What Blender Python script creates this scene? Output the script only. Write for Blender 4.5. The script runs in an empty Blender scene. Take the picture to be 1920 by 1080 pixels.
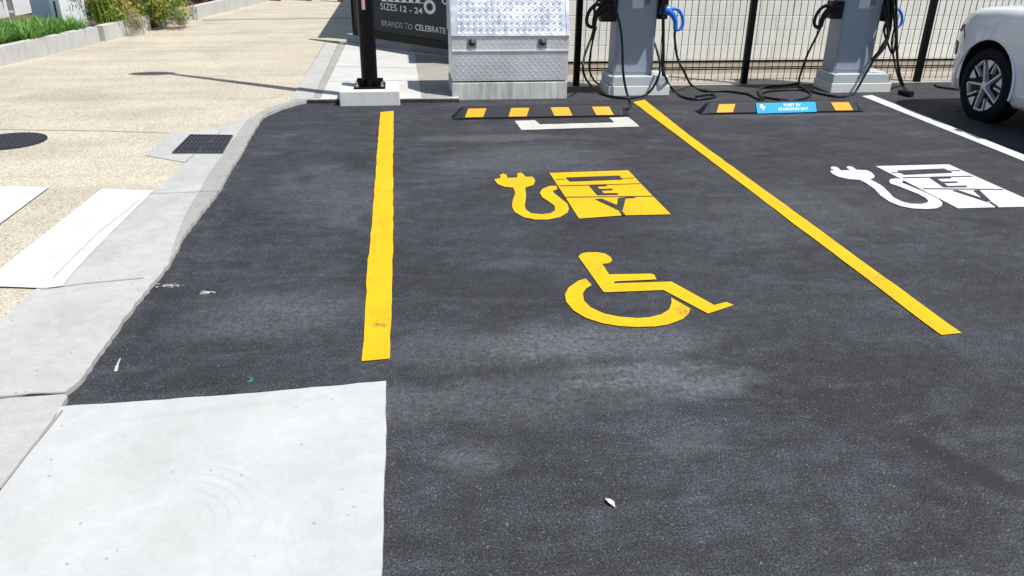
import bpy, bmesh, math, random
from mathutils import Vector, Matrix
from mathutils.geometry import tessellate_polygon
random.seed(7)
sc = bpy.context.scene
C = sc.collection
R = math.radians

# ------------------------------------------------------------------ camera
F_PX, PITCH, ROLL, YAW, CAM_H = 1489.16, 0.431457, 0.0144582, -0.1406413, 1.62
cp, sp = math.cos(PITCH), math.sin(PITCH)
fw = Vector((0, cp, -sp)); up = Vector((0, sp, cp)); rt = Vector((1, 0, 0))
rt, up = rt*math.cos(ROLL)+up*math.sin(ROLL), up*math.cos(ROLL)-rt*math.sin(ROLL)
Zr = Matrix.Rotation(YAW, 3, 'Z')
fw, up, rt = Zr@fw, Zr@up, Zr@rt
cam = bpy.data.cameras.new('camera'); camo = bpy.data.objects.new('camera', cam); C.objects.link(camo)
M = Matrix((rt, up, -fw)).transposed().to_4x4(); M.translation = Vector((0, 0, CAM_H))
camo.matrix_world = M
cam.sensor_width = 36; cam.lens = F_PX/1920*36; cam.clip_start = .05; cam.clip_end = 1000
sc.camera = camo

# ------------------------------------------------------------------ light
SUN = Vector((.435, -.30, 1)).normalized()          # towards the sun
w = bpy.data.worlds.new('World'); sc.world = w; w.use_nodes = True
nt = w.node_tree; nt.nodes.clear()
out = nt.nodes.new('ShaderNodeOutputWorld'); bg = nt.nodes.new('ShaderNodeBackground'); sky = nt.nodes.new('ShaderNodeTexSky')
sky.sky_type = 'NISHITA'; sky.sun_disc = False
sky.sun_elevation = math.asin(SUN.z); sky.sun_rotation = math.atan2(SUN.x, SUN.y)
sky.air_density = 1.0; sky.dust_density = 1.2; sky.ozone_density = 1.0
bg.inputs[1].default_value = .10
nt.links.new(sky.outputs[0], bg.inputs[0]); nt.links.new(bg.outputs[0], out.inputs[0])
sl = bpy.data.lights.new('sun', 'SUN'); sl.energy = 4.6; sl.angle = R(.5); sl.color = (1, .965, .91)
so = bpy.data.objects.new('sun', sl); C.objects.link(so); so.rotation_euler = SUN.to_track_quat('Z', 'Y').to_euler(); so.location = (5, -3, 12)
vs = sc.view_settings
vs.view_transform = 'Standard'; vs.look = 'None'; vs.exposure = .38; vs.gamma = 1; vs.use_curve_mapping = False

# ------------------------------------------------------------------ photo survey -> metres
def ray(px, py): return fw + rt*((px-960)/F_PX) - up*((py-540)/F_PX)
def G(px, py, z=0.0):                               # point on the level z
    d = ray(px, py); t = (z-CAM_H)/d.z
    return Vector((d.x*t, d.y*t, z))
def Q(px, py, Y):                                   # point on the upright plane y = Y
    d = ray(px, py); t = Y/d.y
    return Vector((d.x*t, Y, CAM_H+d.z*t))

# ------------------------------------------------------------------ materials
MAT = {}
def mat(name, col=(.5,.5,.5), rough=.6, metal=0., spec=.5, coat=0.):
    m = bpy.data.materials.new(name); m.use_nodes = True
    b = m.node_tree.nodes['Principled BSDF']
    b.inputs['Base Color'].default_value = (*col, 1); b.inputs['Roughness'].default_value = rough
    b.inputs['Metallic'].default_value = metal; b.inputs['Specular IOR Level'].default_value = spec
    b.inputs['Coat Weight'].default_value = coat; b.inputs['Coat Roughness'].default_value = .06
    MAT[name] = m
    return m
class N:                                            # tiny node helper
    def __init__(s, m): s.t = m.node_tree; s.b = s.t.nodes['Principled BSDF']; s.c = s.new('ShaderNodeTexCoord').outputs['Object']
    def new(s, k): return s.t.nodes.new(k)
    def link(s, a, b): s.t.links.new(a, b)
    def noise(s, scale, detail=4, rough=.55, dist=0., vec=None):
        n = s.new('ShaderNodeTexNoise'); n.inputs['Scale'].default_value = scale; n.inputs['Detail'].default_value = detail
        n.inputs['Roughness'].default_value = rough; n.inputs['Distortion'].default_value = dist; s.link(vec or s.c, n.inputs['Vector']); return n.outputs['Fac']
    def vor(s, scale, out='Distance', feat='F1', vec=None, rnd=1.):
        n = s.new('ShaderNodeTexVoronoi'); n.feature = feat; n.inputs['Scale'].default_value = scale; n.inputs['Randomness'].default_value = rnd
        s.link(vec or s.c, n.inputs['Vector']); return n.outputs[out]
    def ramp(s, f, *stops):
        n = s.new('ShaderNodeValToRGB'); e = n.color_ramp.elements
        while len(e) < len(stops): e.new(.5)
        for i, (p, c) in enumerate(stops):
            e[i].position = p; e[i].color = (*c, 1) if isinstance(c, tuple) else (c, c, c, 1)
        s.link(f, n.inputs[0]); return n.outputs[0]
    def mix(s, f, a, b, mode='MIX'):
        n = s.new('ShaderNodeMix'); n.data_type = 'RGBA'; n.blend_type = mode
        for k, v in ((0, f), (6, a), (7, b)):
            if isinstance(v, (int, float)): n.inputs[k].default_value = v if k == 0 else (v, v, v, 1)
            elif isinstance(v, tuple): n.inputs[k].default_value = (*v, 1)
            else: s.link(v, n.inputs[k])
        return n.outputs[2]
    def math(s, op, a, b=None, clamp=False):
        n = s.new('ShaderNodeMath'); n.operation = op; n.use_clamp = clamp
        for k, v in ((0, a), (1, b)):
            if v is None: continue
            if isinstance(v, (int, float)): n.inputs[k].default_value = v
            else: s.link(v, n.inputs[k])
        return n.outputs[0]
    def blob(s, cx, cy, rx, ry, ang=0., wob=.5):    # soft irregular patch, 1 inside, 0 outside
        mp = s.new('ShaderNodeMapping'); mp.vector_type = 'TEXTURE'
        mp.inputs['Location'].default_value = (cx, cy, 0); mp.inputs['Rotation'].default_value = (0, 0, ang); mp.inputs['Scale'].default_value = (rx, ry, 1)
        s.link(s.c, mp.inputs[0])
        ln = s.new('ShaderNodeVectorMath'); ln.operation = 'LENGTH'; s.link(mp.outputs[0], ln.inputs[0])
        n = s.noise(3.2/max(rx, ry)**.5, 5, .65)
        d = s.math('ADD', ln.outputs['Value'], s.math('MULTIPLY', s.math('SUBTRACT', n, .5), wob*3))
        r = s.new('ShaderNodeMapRange'); r.interpolation_type = 'SMOOTHSTEP'; r.inputs[1].default_value = .35; r.inputs[2].default_value = 1.15; r.inputs[3].default_value = 1; r.inputs[4].default_value = 0
        s.link(d, r.inputs[0]); return r.outputs[0]
    def color(s, o): s.link(o, s.b.inputs['Base Color'])
    def bump(s, o, st, dist=.01):
        n = s.new('ShaderNodeBump'); n.inputs['Strength'].default_value = st; n.inputs['Distance'].default_value = dist
        s.link(o, n.inputs['Height']); s.link(n.outputs[0], s.b.inputs['Normal'])
    def rough(s, o): s.link(o, s.b.inputs['Roughness'])

# asphalt: fine dark stone with dusty scuffs, tyre marks and pale chips
m = mat('asphalt', rough=.8, spec=.35); n = N(m)
g1 = n.noise(135, 4, .85); g2 = n.vor(120, 'Color')
base = n.ramp(g1, (.36, (.007, .0073, .009)), (.5, (.0255, .0263, .0315)), (.64, (.080, .083, .094)))
chips = n.ramp(n.vor(13, 'Distance'), (.0, 1.), (.06, .0))
chipm = n.math('GREATER_THAN', n.new('ShaderNodeSeparateColor').outputs[0] if False else n.noise(19, 2, .5), .5)
base = n.mix(n.math('MULTIPLY', chips, chipm), base, (.24, .24, .25))
mid = n.ramp(n.noise(1.5, 7, .62, .5), (.3, .70), (.5, 1.0), (.7, 1.35))
base = n.mix(1., base, mid, 'MULTIPLY')
sm = n.new('ShaderNodeMapping'); sm.inputs['Scale'].default_value = (1.2, 3.6, 1); sm.inputs['Rotation'].default_value = (0, 0, .25); n.link(n.c, sm.inputs[0])
base = n.mix(1., base, n.ramp(n.noise(1.5, 9, .75, .8, sm.outputs[0]), (.36, .80), (.52, 1.0), (.62, 1.35), (.74, 1.9)), 'MULTIPLY')
m2 = n.ramp(n.noise(11, 8, .8, .4), (.32, .66), (.5, 1.0), (.68, 1.5))
base = n.mix(1., base, m2, 'MULTIPLY')
for (px, py, rx, ry, an, k) in ((1190, 700, .36, .12, .1, .34), (1330, 720, .26, .10, .2, .28), (930, 650, .7, .22, .1, .16), (1010, 740, .9, .2, .1, .18), (880, 860, .16, .13, 0, .16),
                                (1290, 830, .16, .1, .4, .14), (520, 590, .5, .3, .2, .22), (980, 300, .8, .5, .1, .2), (1530, 400, .9, .5, .1, .13), (1120, 640, .6, .2, 0, .28),
                                (620, 360, .5, .8, .2, .18), (1500, 215, 1.3, .12, 0, .18), (930, 258, .8, .15, 0, .25)):
    p = G(px, py); bl = n.blob(p.x, p.y, rx, ry, an, .5)
    base = n.mix(n.math('MULTIPLY', n.math('MULTIPLY', bl, n.ramp(n.noise(38, 6, .85), (.38, .0), (.62, 1.25))), k*1.25), base, (.19, .195, .21))
for (px, py, rx, ry, an, k) in ((1795, 870, .075, .30, .62, .75), (1740, 840, .03, .14, .62, .6), (1530, 740, .14, .05, .1, .6), (450, 498, .12, .07, .2, .6), (570, 335, .09, .12, .0, .5), (1110, 705, .22, .04, 0, .4),
                                (1700, 690, .5, .10, -.5, .3), (930, 540, .5, .3, .1, .22), (1500, 320, .5, .16, 0, .28), (860, 960, .1, .12, .5, .25)):
    p = G(px, py); bl = n.blob(p.x, p.y, rx, ry, an, .45)
    base = n.mix(n.math('MULTIPLY', bl, k), base, (.017, .017, .02))
grit = n.math('MULTIPLY', n.ramp(n.vor(58, 'Distance', rnd=1.), (.0, 1.), (.24, .0)), n.math('GREATER_THAN', n.noise(33, 2, .5), .54))
base = n.mix(n.math('MULTIPLY', grit, .7), base, (.24, .24, .24))
crk = n.math('MULTIPLY', n.ramp(n.vor(150, 'Distance'), (.0, 1.), (.2, .0)), n.math('GREATER_THAN', n.noise(80, 2, .5), .55)); base = n.mix(n.math('MULTIPLY', crk, .6), base, (.004, .004, .004))
n.color(base); n.bump(g1, .25, .003)
n.rough(n.ramp(n.noise(3, 4), (.3, .72), (.7, .92)))

def stone_agg(name, dark, light, tint):
    m = mat(name, rough=.85, spec=.25); n = N(m)
    v = n.vor(115, 'Color'); sp_ = n.new('ShaderNodeSeparateColor'); n.link(v, sp_.inputs[0])
    col = n.ramp(sp_.outputs[0], (.0, dark), (.12, tint), (.45, light), (.8, tuple(min(1, c*1.12) for c in light)), (.97, (.56, .52, .45)))
    big = n.ramp(n.noise(1.1, 6, .6, .6), (.3, .84), (.5, 1.0), (.7, 1.08))
    col = n.mix(1., col, big, 'MULTIPLY')
    st = n.new('ShaderNodeMapping'); st.inputs['Scale'].default_value = (.25, 2.2, 1); st.inputs['Rotation'].default_value = (0, 0, .12); n.link(n.c, st.inputs[0])
    col = n.mix(1., col, n.ramp(n.noise(1.3, 5, .6, .3, st.outputs[0]), (.35, .9), (.6, 1.03)), 'MULTIPLY')
    for (px, py, rx, ry, an, k) in ((300, 98, 2.6, .12, .02, .3), (560, 84, 1.2, .1, 0, .25), (150, 170, 1.5, .2, .1, .14), (250, 62, .35, .2, 0, .3)):
        p = G(px, py); col = n.mix(n.math('MULTIPLY', n.blob(p.x, p.y, rx, ry, an, .3), k), col, (.26, .225, .17))
    n.color(col); n.bump(n.vor(95, 'Distance'), .5, .006)
    return m
stone_agg('exposed_aggregate', (.25, .20, .14), (.445, .405, .32), (.375, .325, .24))

def concrete(name, a, b, pits=.5, streak=0., mott=.93):
    m = mat(name, rough=.82, spec=.3); n = N(m)
    col = n.ramp(n.noise(1.7, 7, .62, .8), (.3, a), (.7, b))
    col = n.mix(1., col, n.ramp(n.noise(14, 6, .7, .3), (.3, mott), (.7, 1.05)), 'MULTIPLY')
    col = n.mix(1., col, n.ramp(n.noise(90, 5, .8), (.3, mott+.02), (.7, 1.05)), 'MULTIPLY')
    sp_ = n.ramp(n.vor(20, 'Distance'), (.0, 1.), (.10, .9), (.13, .0)); mk = n.math('GREATER_THAN', n.noise(9, 2), .55)
    col = n.mix(n.math('MULTIPLY', n.math('MULTIPLY', sp_, mk), pits), col, (.2, .19, .18))
    if streak:
        st = n.new('ShaderNodeMapping'); st.inputs['Scale'].default_value = (6, 6, .5); n.link(n.c, st.inputs[0])
        col = n.mix(streak, col, n.ramp(n.noise(3, 5, .65, .2, st.outputs[0]), (.35, tuple(c*.55 for c in a)), (.62, b)))
    n.color(col); n.bump(n.noise(60, 5, .7), .25, .006)
    return m, n, col
concrete('kerb_concrete', (.37, .37, .352), (.465, .465, .445), .8, 0, .86)
concrete('gutter_concrete', (.29, .288, .268), (.365, .363, .34), .6, 0, .84)
m, n, col = concrete('slab_concrete', (.40, .408, .40), (.465, .473, .462), .6)
# faint curved tyre scuffs and trowel lines on the slab
p = G(300, 1010); mp = n.new('ShaderNodeMapping'); mp.inputs['Location'].default_value = (-p.x, -p.y, 0); n.link(n.c, mp.inputs[0])
ln = n.new('ShaderNodeVectorMath'); ln.operation = 'LENGTH'; n.link(mp.outputs[0], ln.inputs[0])
ringw = n.ramp(n.math('FRACT', n.math('MULTIPLY', ln.outputs['Value'], 26)), (.0, 1.), (.25, .0), (.8, .0), (1., 1.))
pb = G(420, 930); ring = n.math('MULTIPLY', ringw, n.blob(pb.x, pb.y, .12, .17, .3, .3))
col = n.mix(n.math('MULTIPLY', n.math('MULTIPLY', ring, n.noise(60, 3, .8)), .75), col, (.33, .32, .31))
for (px, py, rx, ry, an, k) in ((250, 880, .14, .3, -.5, .12), (330, 1010, .1, .12, 0, .14), (430, 775, .5, .03, .1, .18), (60, 1010, .12, .2, -.5, .14)):
    p = G(px, py); col = n.mix(n.math('MULTIPLY', n.blob(p.x, p.y, rx, ry, an, .4), k), col, (.30, .29, .27))
n.color(col)
concrete('pad_concrete', (.44, .44, .42), (.52, .52, .495), .3)
concrete('plinth_concrete', (.40, .41, .38), (.68, .69, .65), .4, .5)
concrete('footing_concrete', (.56, .56, .53), (.66, .66, .62), .4, .15)
concrete('planter_concrete', (.44, .44, .43), (.54, .54, .53), .4, .25)
concrete('far_paving', (.34, .33, .31), (.42, .41, .39), .3)
concrete('shaded_concrete', (.24, .22, .19), (.34, .32, .28), .4)  # pad concrete darkened to carry painted shade
concrete('soil', (.07, .05, .035), (.14, .10, .07), .5)
concrete('dry_soil', (.27, .25, .215), (.42, .39, .34), .5)

def paint(name, col, wear=(.35,.3,.2), k=.5, thr=.66):
    m = mat(name, col, rough=.75, spec=.2); n = N(m)
    c = n.mix(1., col, n.ramp(n.noise(6, 6, .65), (.3, .9), (.7, 1.04)), 'MULTIPLY')
    sp_ = n.ramp(n.noise(85, 4, .7), (thr-.04, .0), (thr, 1.)); ms = n.ramp(n.noise(5, 4, .6), (.45, .0), (.62, 1.))
    c = n.mix(n.math('MULTIPLY', n.math('MULTIPLY', sp_, ms), k), c, wear)
    po = n.ramp(n.noise(95, 5, .85), (.56, .0), (.68, 1.)); c = n.mix(n.math('MULTIPLY', po, n.ramp(n.noise(9, 4, .6), (.35, .12), (.7, .6))), c, (.05, .045, .04))
    n.color(c); n.bump(n.noise(190, 4, .75), .4, .004); return m, n, c
m, n, c = paint('yellow_paint', (.66, .40, .008), (.16, .10, .03), .6, .6)
for (px, py, rx, ry, k) in ((1285, 588, .05, .05, .7), (716, 612, .05, .035, .8), (1640, 522, .08, .05, .5), (1165, 394, .16, .08, .3)):
    p = G(px, py); bl = n.blob(p.x, p.y, rx, ry, 0, .5)
    c = n.mix(n.math('MULTIPLY', n.math('MULTIPLY', bl, n.ramp(n.noise(70, 4, .7), (.45, .0), (.56, 1.))), k), c, (.12, .09, .05))
n.color(c)
paint('white_paint', (.57, .58, .58), (.26, .26, .26), .6, .58)
paint('worn_white_paint', (.50, .49, .45), (.2, .2, .19), .6, .55)
mat('black_rubber', (.012, .015, .022), .6, spec=.25)
mat('reflector_amber', (.80, .34, .003), .5, spec=.2)
mat('sign_blue', (.0, .31, .66), .55, spec=.2)
mat('letter_white', (.8, .82, .84), .5)
mat('pole_black', (.004, .004, .005), .3, spec=.16)
mat('fence_black', (.004, .004, .005), .5, spec=.12)
mat('cable_black', (.007, .007, .008), .42, spec=.3)
mat('plastic_black', (.007, .007, .008), .4, spec=.25)
mat('plastic_blue', (.012, .16, .62), .35)
mat('bolt_steel', (.55, .55, .56), .35, .9)
mat('charger_grey', (.28, .32, .375), .45)
mat('charger_base', (.46, .51, .53), .5)
mat('charger_base_lower', (.68, .69, .65), .6)
mat('charger_trim', (.16, .16, .14), .5)
mat('label_pale', (.60, .66, .72), .5)
m = mat('aluminium', (.74, .77, .82), .34, .85); n = N(m)
n.color(n.ramp(n.noise(3, 5), (.3, (.47, .49, .53)), (.7, (.59, .61, .65)))); n.rough(n.ramp(n.noise(9, 5), (.3, .28), (.7, .44)))
m = mat('aluminium_dirty', (.6, .6, .62), .42, .55); n = N(m)
n.color(n.ramp(n.noise(2.4, 6, .6), (.3, (.58, .57, .56)), (.7, (.80, .82, .85)))); n.rough(n.ramp(n.noise(7, 5), (.3, .36), (.7, .52)))
mat('latch_chrome', (.42, .43, .46), .3, 1.)
mat('latch_dark', (.03, .03, .032), .4)
mat('iron', (.022, .022, .026), .55, .2)
mat('sign_black', (.020, .025, .030), .5, spec=.3)
mat('sign_text', (.62, .64, .66), .5)
mat('sign_text_dim', (.36, .38, .40), .5)
mat('car_white', (.80, .80, .81), .28, coat=1.)
mat('car_glass', (.012, .014, .016), .06, spec=.8)
mat('car_trim', (.012, .012, .013), .5)
mat('tyre', (.006, .006, .007), .8, spec=.25)
mat('rim_silver', (.75, .76, .78), .4, .45)
mat('rim_black', (.010, .010, .011), .3)
mat('lamp_glass', (.75, .78, .8), .12)
mat('lamp_red', (.4, .01, .01), .2)
mat('sticker_pink', (.65, .35, .36), .5)
mat('kiosk_blue', (.36, .47, .54), .5)
mat('kiosk_white', (.62, .66, .68), .5)
mat('bench_white', (.66, .66, .64), .55)
mat('timber', (.13, .075, .05), .7)
mat('green_paint', (.02, .35, .22), .6)
mat('leaf_white', (.8, .8, .76), .6)

m = mat('painted_block', (.72, .71, .64), .8); n = N(m)        # cream painted block wall
br = n.new('ShaderNodeTexBrick'); mp = n.new('ShaderNodeMapping'); mp.inputs['Rotation'].default_value = (R(90), 0, 0); n.link(n.c, mp.inputs[0]); n.link(mp.outputs[0], br.inputs[0])
br.inputs['Color1'].default_value = (.86, .85, .77, 1); br.inputs['Color2'].default_value = (.81, .80, .73, 1); br.inputs['Mortar'].default_value = (.68, .67, .60, 1)
br.inputs['Scale'].default_value = 1; br.inputs['Brick Width'].default_value = .39; br.inputs['Row Height'].default_value = .165; br.inputs['Mortar Size'].default_value = .006; br.inputs['Mortar Smooth'].default_value = .6
n.color(n.mix(1., br.outputs[0], n.ramp(n.noise(2.5, 6), (.3, .93), (.7, 1.04)), 'MULTIPLY')); n.bump(n.math('SUBTRACT', 1, br.outputs['Fac']), .6, .01)
m = mat('brown_brick', (.3, .2, .12), .85); n = N(m)
br = n.new('ShaderNodeTexBrick'); mp = n.new('ShaderNodeMapping'); mp.inputs['Rotation'].default_value = (R(90), 0, 0); n.link(n.c, mp.inputs[0]); n.link(mp.outputs[0], br.inputs[0])
br.inputs['Color1'].default_value = (.52, .47, .38, 1); br.inputs['Color2'].default_value = (.43, .36, .27, 1); br.inputs['Mortar'].default_value = (.5, .46, .38, 1)
br.inputs['Scale'].default_value = 1; br.inputs['Brick Width'].default_value = .19; br.inputs['Row Height'].default_value = .08; br.inputs['Mortar Size'].default_value = .009
n.color(br.outputs[0])
m = mat('grate_iron', (.02, .02, .023), .5)

def foliage(name, cols):
    m = mat(name, cols[0], .55, spec=.35); n = N(m)
    n.b.inputs['Subsurface Weight'].default_value = 0
    gi = n.new('ShaderNodeNewGeometry')
    st = [(i/(len(cols)-1), c) for i, c in enumerate(cols)]
    c = n.ramp(gi.outputs['Random Per Island'], *st)
    n.color(c)
    tr = n.new('ShaderNodeBsdfTranslucent'); n.link(c, tr.inputs[0]); mx = n.new('ShaderNodeMixShader'); mx.inputs[0].default_value = .3
    o = n.t.nodes['Material Output']; n.link(n.b.outputs[0], mx.inputs[1]); n.link(tr.outputs[0], mx.inputs[2]); n.link(mx.outputs[0], o.inputs[0])
foliage('grass_green', [(.04, .13, .012), (.10, .27, .035), (.18, .38, .07), (.30, .46, .15)])
foliage('shrub_green', [(.05, .12, .015), (.12, .26, .03), (.26, .36, .04), (.45, .45, .08)])
foliage('flower_orange', [(.5, .22, .05), (.62, .40, .12), (.62, .52, .18), (.75, .62, .38)])
foliage('rosemary', [(.05, .09, .05), (.1, .16, .1), (.16, .22, .17)])
foliage('straw', [(.22, .17, .09), (.3, .24, .13), (.10, .12, .04)])
foliage('burgundy', [(.06, .008, .015), (.12, .02, .03), (.2, .05, .06)])

# ------------------------------------------------------------------ object helpers
def tag(o, label=None, cat=None, group=None, kind=None):
    for k, v in (('label', label), ('category', cat), ('group', group), ('kind', kind)):
        if v: o[k] = v
    return o
def link(name, bm, ms, parent=None, smooth=None):
    bmesh.ops.recalc_face_normals(bm, faces=bm.faces)
    me = bpy.data.meshes.new(name); bm.to_mesh(me); bm.free()
    for x in (ms if isinstance(ms, (list, tuple)) else [ms]): me.materials.append(MAT[x])
    if smooth is not None:
        me.shade_smooth() if smooth >= 180 else me.set_sharp_from_angle(angle=R(smooth)) if False else None
        for p in me.polygons: p.use_smooth = True
        if smooth < 180: me.set_sharp_from_angle(angle=R(smooth))
    o = bpy.data.objects.new(name, me); C.objects.link(o)
    if parent: o.parent = parent
    return o
def thing(name, label, cat, loc=(0,0,0), rz=0, group=None):
    o = bpy.data.objects.new(name, None); C.objects.link(o); o.location = loc; o.rotation_euler.z = rz
    o.empty_display_size = .1
    return tag(o, label, cat, group)
def struct(name, bm, m): return tag(link(name, bm, m), kind='structure')
def box(bm, x0, x1, y0, y1, z0, z1, bev=0., mi=0, rot=None):
    r = bmesh.ops.create_cube(bm, size=1)['verts']
    for v in r:
        v.co = Vector(((x0+x1)/2+v.co.x*(x1-x0), (y0+y1)/2+v.co.y*(y1-y0), (z0+z1)/2+v.co.z*(z1-z0)))
    if rot: bmesh.ops.transform(bm, matrix=rot, verts=r)
    fs = set(f for v in r for f in v.link_faces)
    for f in fs: f.material_index = mi
    if bev:
        es = list(set(e for v in r for e in v.link_edges))
        bmesh.ops.bevel(bm, geom=es, offset=bev, segments=2, affect='EDGES', profile=.6)
def prism(bm, pts, z0, z1, mi=0):                    # polygon in plan, extruded
    pts = [Vector((p[0], p[1], 0)) for p in pts]
    tris = tessellate_polygon([pts])
    top = [bm.verts.new((p.x, p.y, z1)) for p in pts]
    for t in tris:
        try: bm.faces.new([top[i] for i in t]).material_index = mi
        except ValueError: pass
    if z0 is not None:
        bot = [bm.verts.new((p.x, p.y, z0)) for p in pts]
        k = len(pts)
        for i in range(k):
            j = (i+1) % k
            bm.faces.new((top[i], bot[i], bot[j], top[j])).material_index = mi
def pxpoly(pts, z=0.): return [G(a, b, z) for a, b in pts]
def densify(pts, step, jit, closed=True):            # ragged edge
    o = []; k = len(pts)
    for i in range(k if closed else k-1):
        a = pts[i]; b = pts[(i+1) % k]; d = (b-a).length; c = max(1, int(d/step))
        nrm = Vector((-(b-a).y, (b-a).x, 0)).normalized() if d > 1e-6 else Vector()
        for q in range(c):
            p = a.lerp(b, q/c)
            if q: p = p + nrm*random.uniform(-jit, jit)
            o.append(p)
    if not closed: o.append(pts[-1])
    return o
def smooth_path(pts, seg=8):
    pts = [Vector(p) for p in pts]; o = []
    e = [pts[0]*2-pts[1]] + pts + [pts[-1]*2-pts[-2]]
    for i in range(1, len(e)-2):
        p0, p1, p2, p3 = e[i-1:i+3]
        for q in range(seg):
            t = q/seg
            o.append(.5*((2*p1)+(p2-p0)*t+(2*p0-5*p1+4*p2-p3)*t*t+(3*p1-p0-3*p2+p3)*t**3))
    o.append(pts[-1]); return o
def tube(bm, pts, r, n=8, mi=0, closed=False, r1=None):
    k = len(pts); rings = []; ref = Vector((0, 0, 1)); prev = None
    for i, p in enumerate(pts):
        t = (pts[min(i+1, k-1)]-pts[max(i-1, 0)]) if not closed else (pts[(i+1) % k]-pts[i-1])
        if t.length < 1e-9: t = Vector((0, 0, 1))
        t.normalize()
        a = prev if prev is not None else (Vector((1, 0, 0)) if abs(t.x) < .9 else Vector((0, 1, 0)))
        a = (a - t*a.dot(t)).normalized(); prev = a; b = t.cross(a)
        rr = r if r1 is None else r+(r1-r)*i/(k-1)
        rings.append([bm.verts.new(p+(a*math.cos(2*math.pi*j/n)+b*math.sin(2*math.pi*j/n))*rr) for j in range(n)])
    m_ = k if closed else k-1
    for i in range(m_):
        A, B = rings[i], rings[(i+1) % k]
        for j in range(n):
            bm.faces.new((A[j], A[(j+1) % n], B[(j+1) % n], B[j])).material_index = mi
    if not closed:
        bm.faces.new(rings[0]).material_index = mi; bm.faces.new(rings[-1][::-1]).material_index = mi
def lathe(bm, prof, n=32, M_=None, mi=0):            # prof (r,z) about z
    rings = []
    for r, z in prof: rings.append([bm.verts.new((r*math.cos(2*math.pi*j/n), r*math.sin(2*math.pi*j/n), z)) for j in range(n)])
    for A, B in zip(rings, rings[1:]):
        for j in range(n): bm.faces.new((A[j], A[(j+1) % n], B[(j+1) % n], B[j])).material_index = mi
    bm.faces.new(rings[0]).material_index = mi; bm.faces.new(rings[-1]).material_index = mi
    if M_: bmesh.ops.transform(bm, matrix=M_, verts=[v for r in rings for v in r])
def copy_tree(o, parent=None):
    c = o.copy(); C.objects.link(c); c.parent = parent
    for ch in list(o.children): copy_tree(ch, c)
    return c
def text_mesh(name, body, m, parent, O, U, V, width, height, bold=0., depth=.003, al='LEFT'):
    cu = bpy.data.curves.new('t', 'FONT'); cu.body = body; cu.offset = bold; cu.extrude = .0; cu.resolution_u = 3
    to = bpy.data.objects.new('t', cu); C.objects.link(to)
    bpy.context.view_layer.update()
    me = bpy.data.meshes.new_from_object(to.evaluated_get(bpy.context.evaluated_depsgraph_get()))
    bpy.data.objects.remove(to)
    xs = [v.co.x for v in me.vertices]; ys = [v.co.y for v in me.vertices]
    x0, x1, y0, y1 = min(xs), max(xs), min(ys), max(ys)
    Nn = U.cross(V).normalized()
    for v in me.vertices:
        a = (v.co.x-x0)/(x1-x0)*width; b = (v.co.y-y0)/(y1-y0)*height
        v.co = O+U*a+V*b+Nn*depth
    me.materials.clear(); me.materials.append(MAT[m]); me.name = name
    o = bpy.data.objects.new(name, me); C.objects.link(o); o.parent = parent
    return o

# ------------------------------------------------------------------ setting
bm = bmesh.new(); prism(bm, [(-150, -60), (150, -60), (150, 250), (-150, 250)], None, -.03); struct('ground', bm, 'far_paving')
ZK = .022                                            # concrete stands a little proud of the asphalt
edge = pxpoly([(124, 733), (150, 712), (186, 660), (236, 592), (286, 530), (318, 492), (343, 442), (376, 400), (414, 352), (432, 318), (456, 280), (478, 240), (494, 217), (530, 201), (560, 192), (587, 187), (615, 186)], ZK)
edge = densify(edge, .035, .005, False)
bm = bmesh.new(); prism(bm, [(-3.2, -3), (12, -3), (12, 8.62), (1.2, 8.62), (1.2, 9.2), (-2.6, 9.2), (-2.9, 3)], -.02, 0.)
struct('asphalt', bm, 'asphalt')
# exposed aggregate footpath
inner = [(0, 600), (66, 543), (190, 442), (288, 360), (346, 304), (272, 291), (318, 249), (370, 246), (412, 238), (466, 217), (543, 189), (609, 79), (652, 3)]
inner_w = pxpoly(inner, ZK)
fp = [Vector((-2.35, 1.0, 0)), Vector((-9, 1.0, 0)), Vector((-9, 5, 0)), Vector((-6.2, 5.5, 0)), Vector((-4.75, 9.5, 0)), Vector((-4.2, 12.2, 0)), Vector((-2.8, 18.4, 0)), Vector((-2.2, 24, 0)), Vector((.2, 24, 0)), Vector((.2, 12.2, 0)), Vector((-.7, 12.3, 0))]
back = [Vector((p.x, p.y, 0)) for p in inner_w[:12]]
bm = bmesh.new(); prism(bm, fp + back[::-1], -.02, .016); struct('footpath', bm, 'exposed_aggregate')
# flush kerb strip following the asphalt edge
kin = inner_w[:11]
bm = bmesh.new(); prism(bm, [G(0, 742, ZK), *[Vector(p) for p in edge[:-1]][:0], G(122, 735, ZK)] + edge[:len(edge)] + [G(612, 180, ZK), G(587, 180, ZK)] + kin[::-1] + [G(-160, 740, ZK)], -.02, ZK)
struct('kerb_strip', bm, 'kerb_concrete')
bm = bmesh.new(); prism(bm, pxpoly([(-300, 762), (0, 746), (122, 738), (126, 742), (98, 786), (0, 914), (-200, 1180)], ZK), -.02, ZK-.002); struct('gutter_crossing', bm, 'kerb_concrete')
slab = densify(pxpoly([(112, 762), (420, 741), (724, 714)], ZK), .05, .003, False) + densify(pxpoly([(724, 714), (723, 820), (719, 960), (715, 1080), (712, 1500)], ZK), .06, .003, False)[1:] + [G(-330, 1500, ZK), G(4, 914, ZK), G(104, 782, ZK)]
bm = bmesh.new(); prism(bm, slab, -.02, ZK); struct('concrete_slab', bm, 'slab_concrete')
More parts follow.
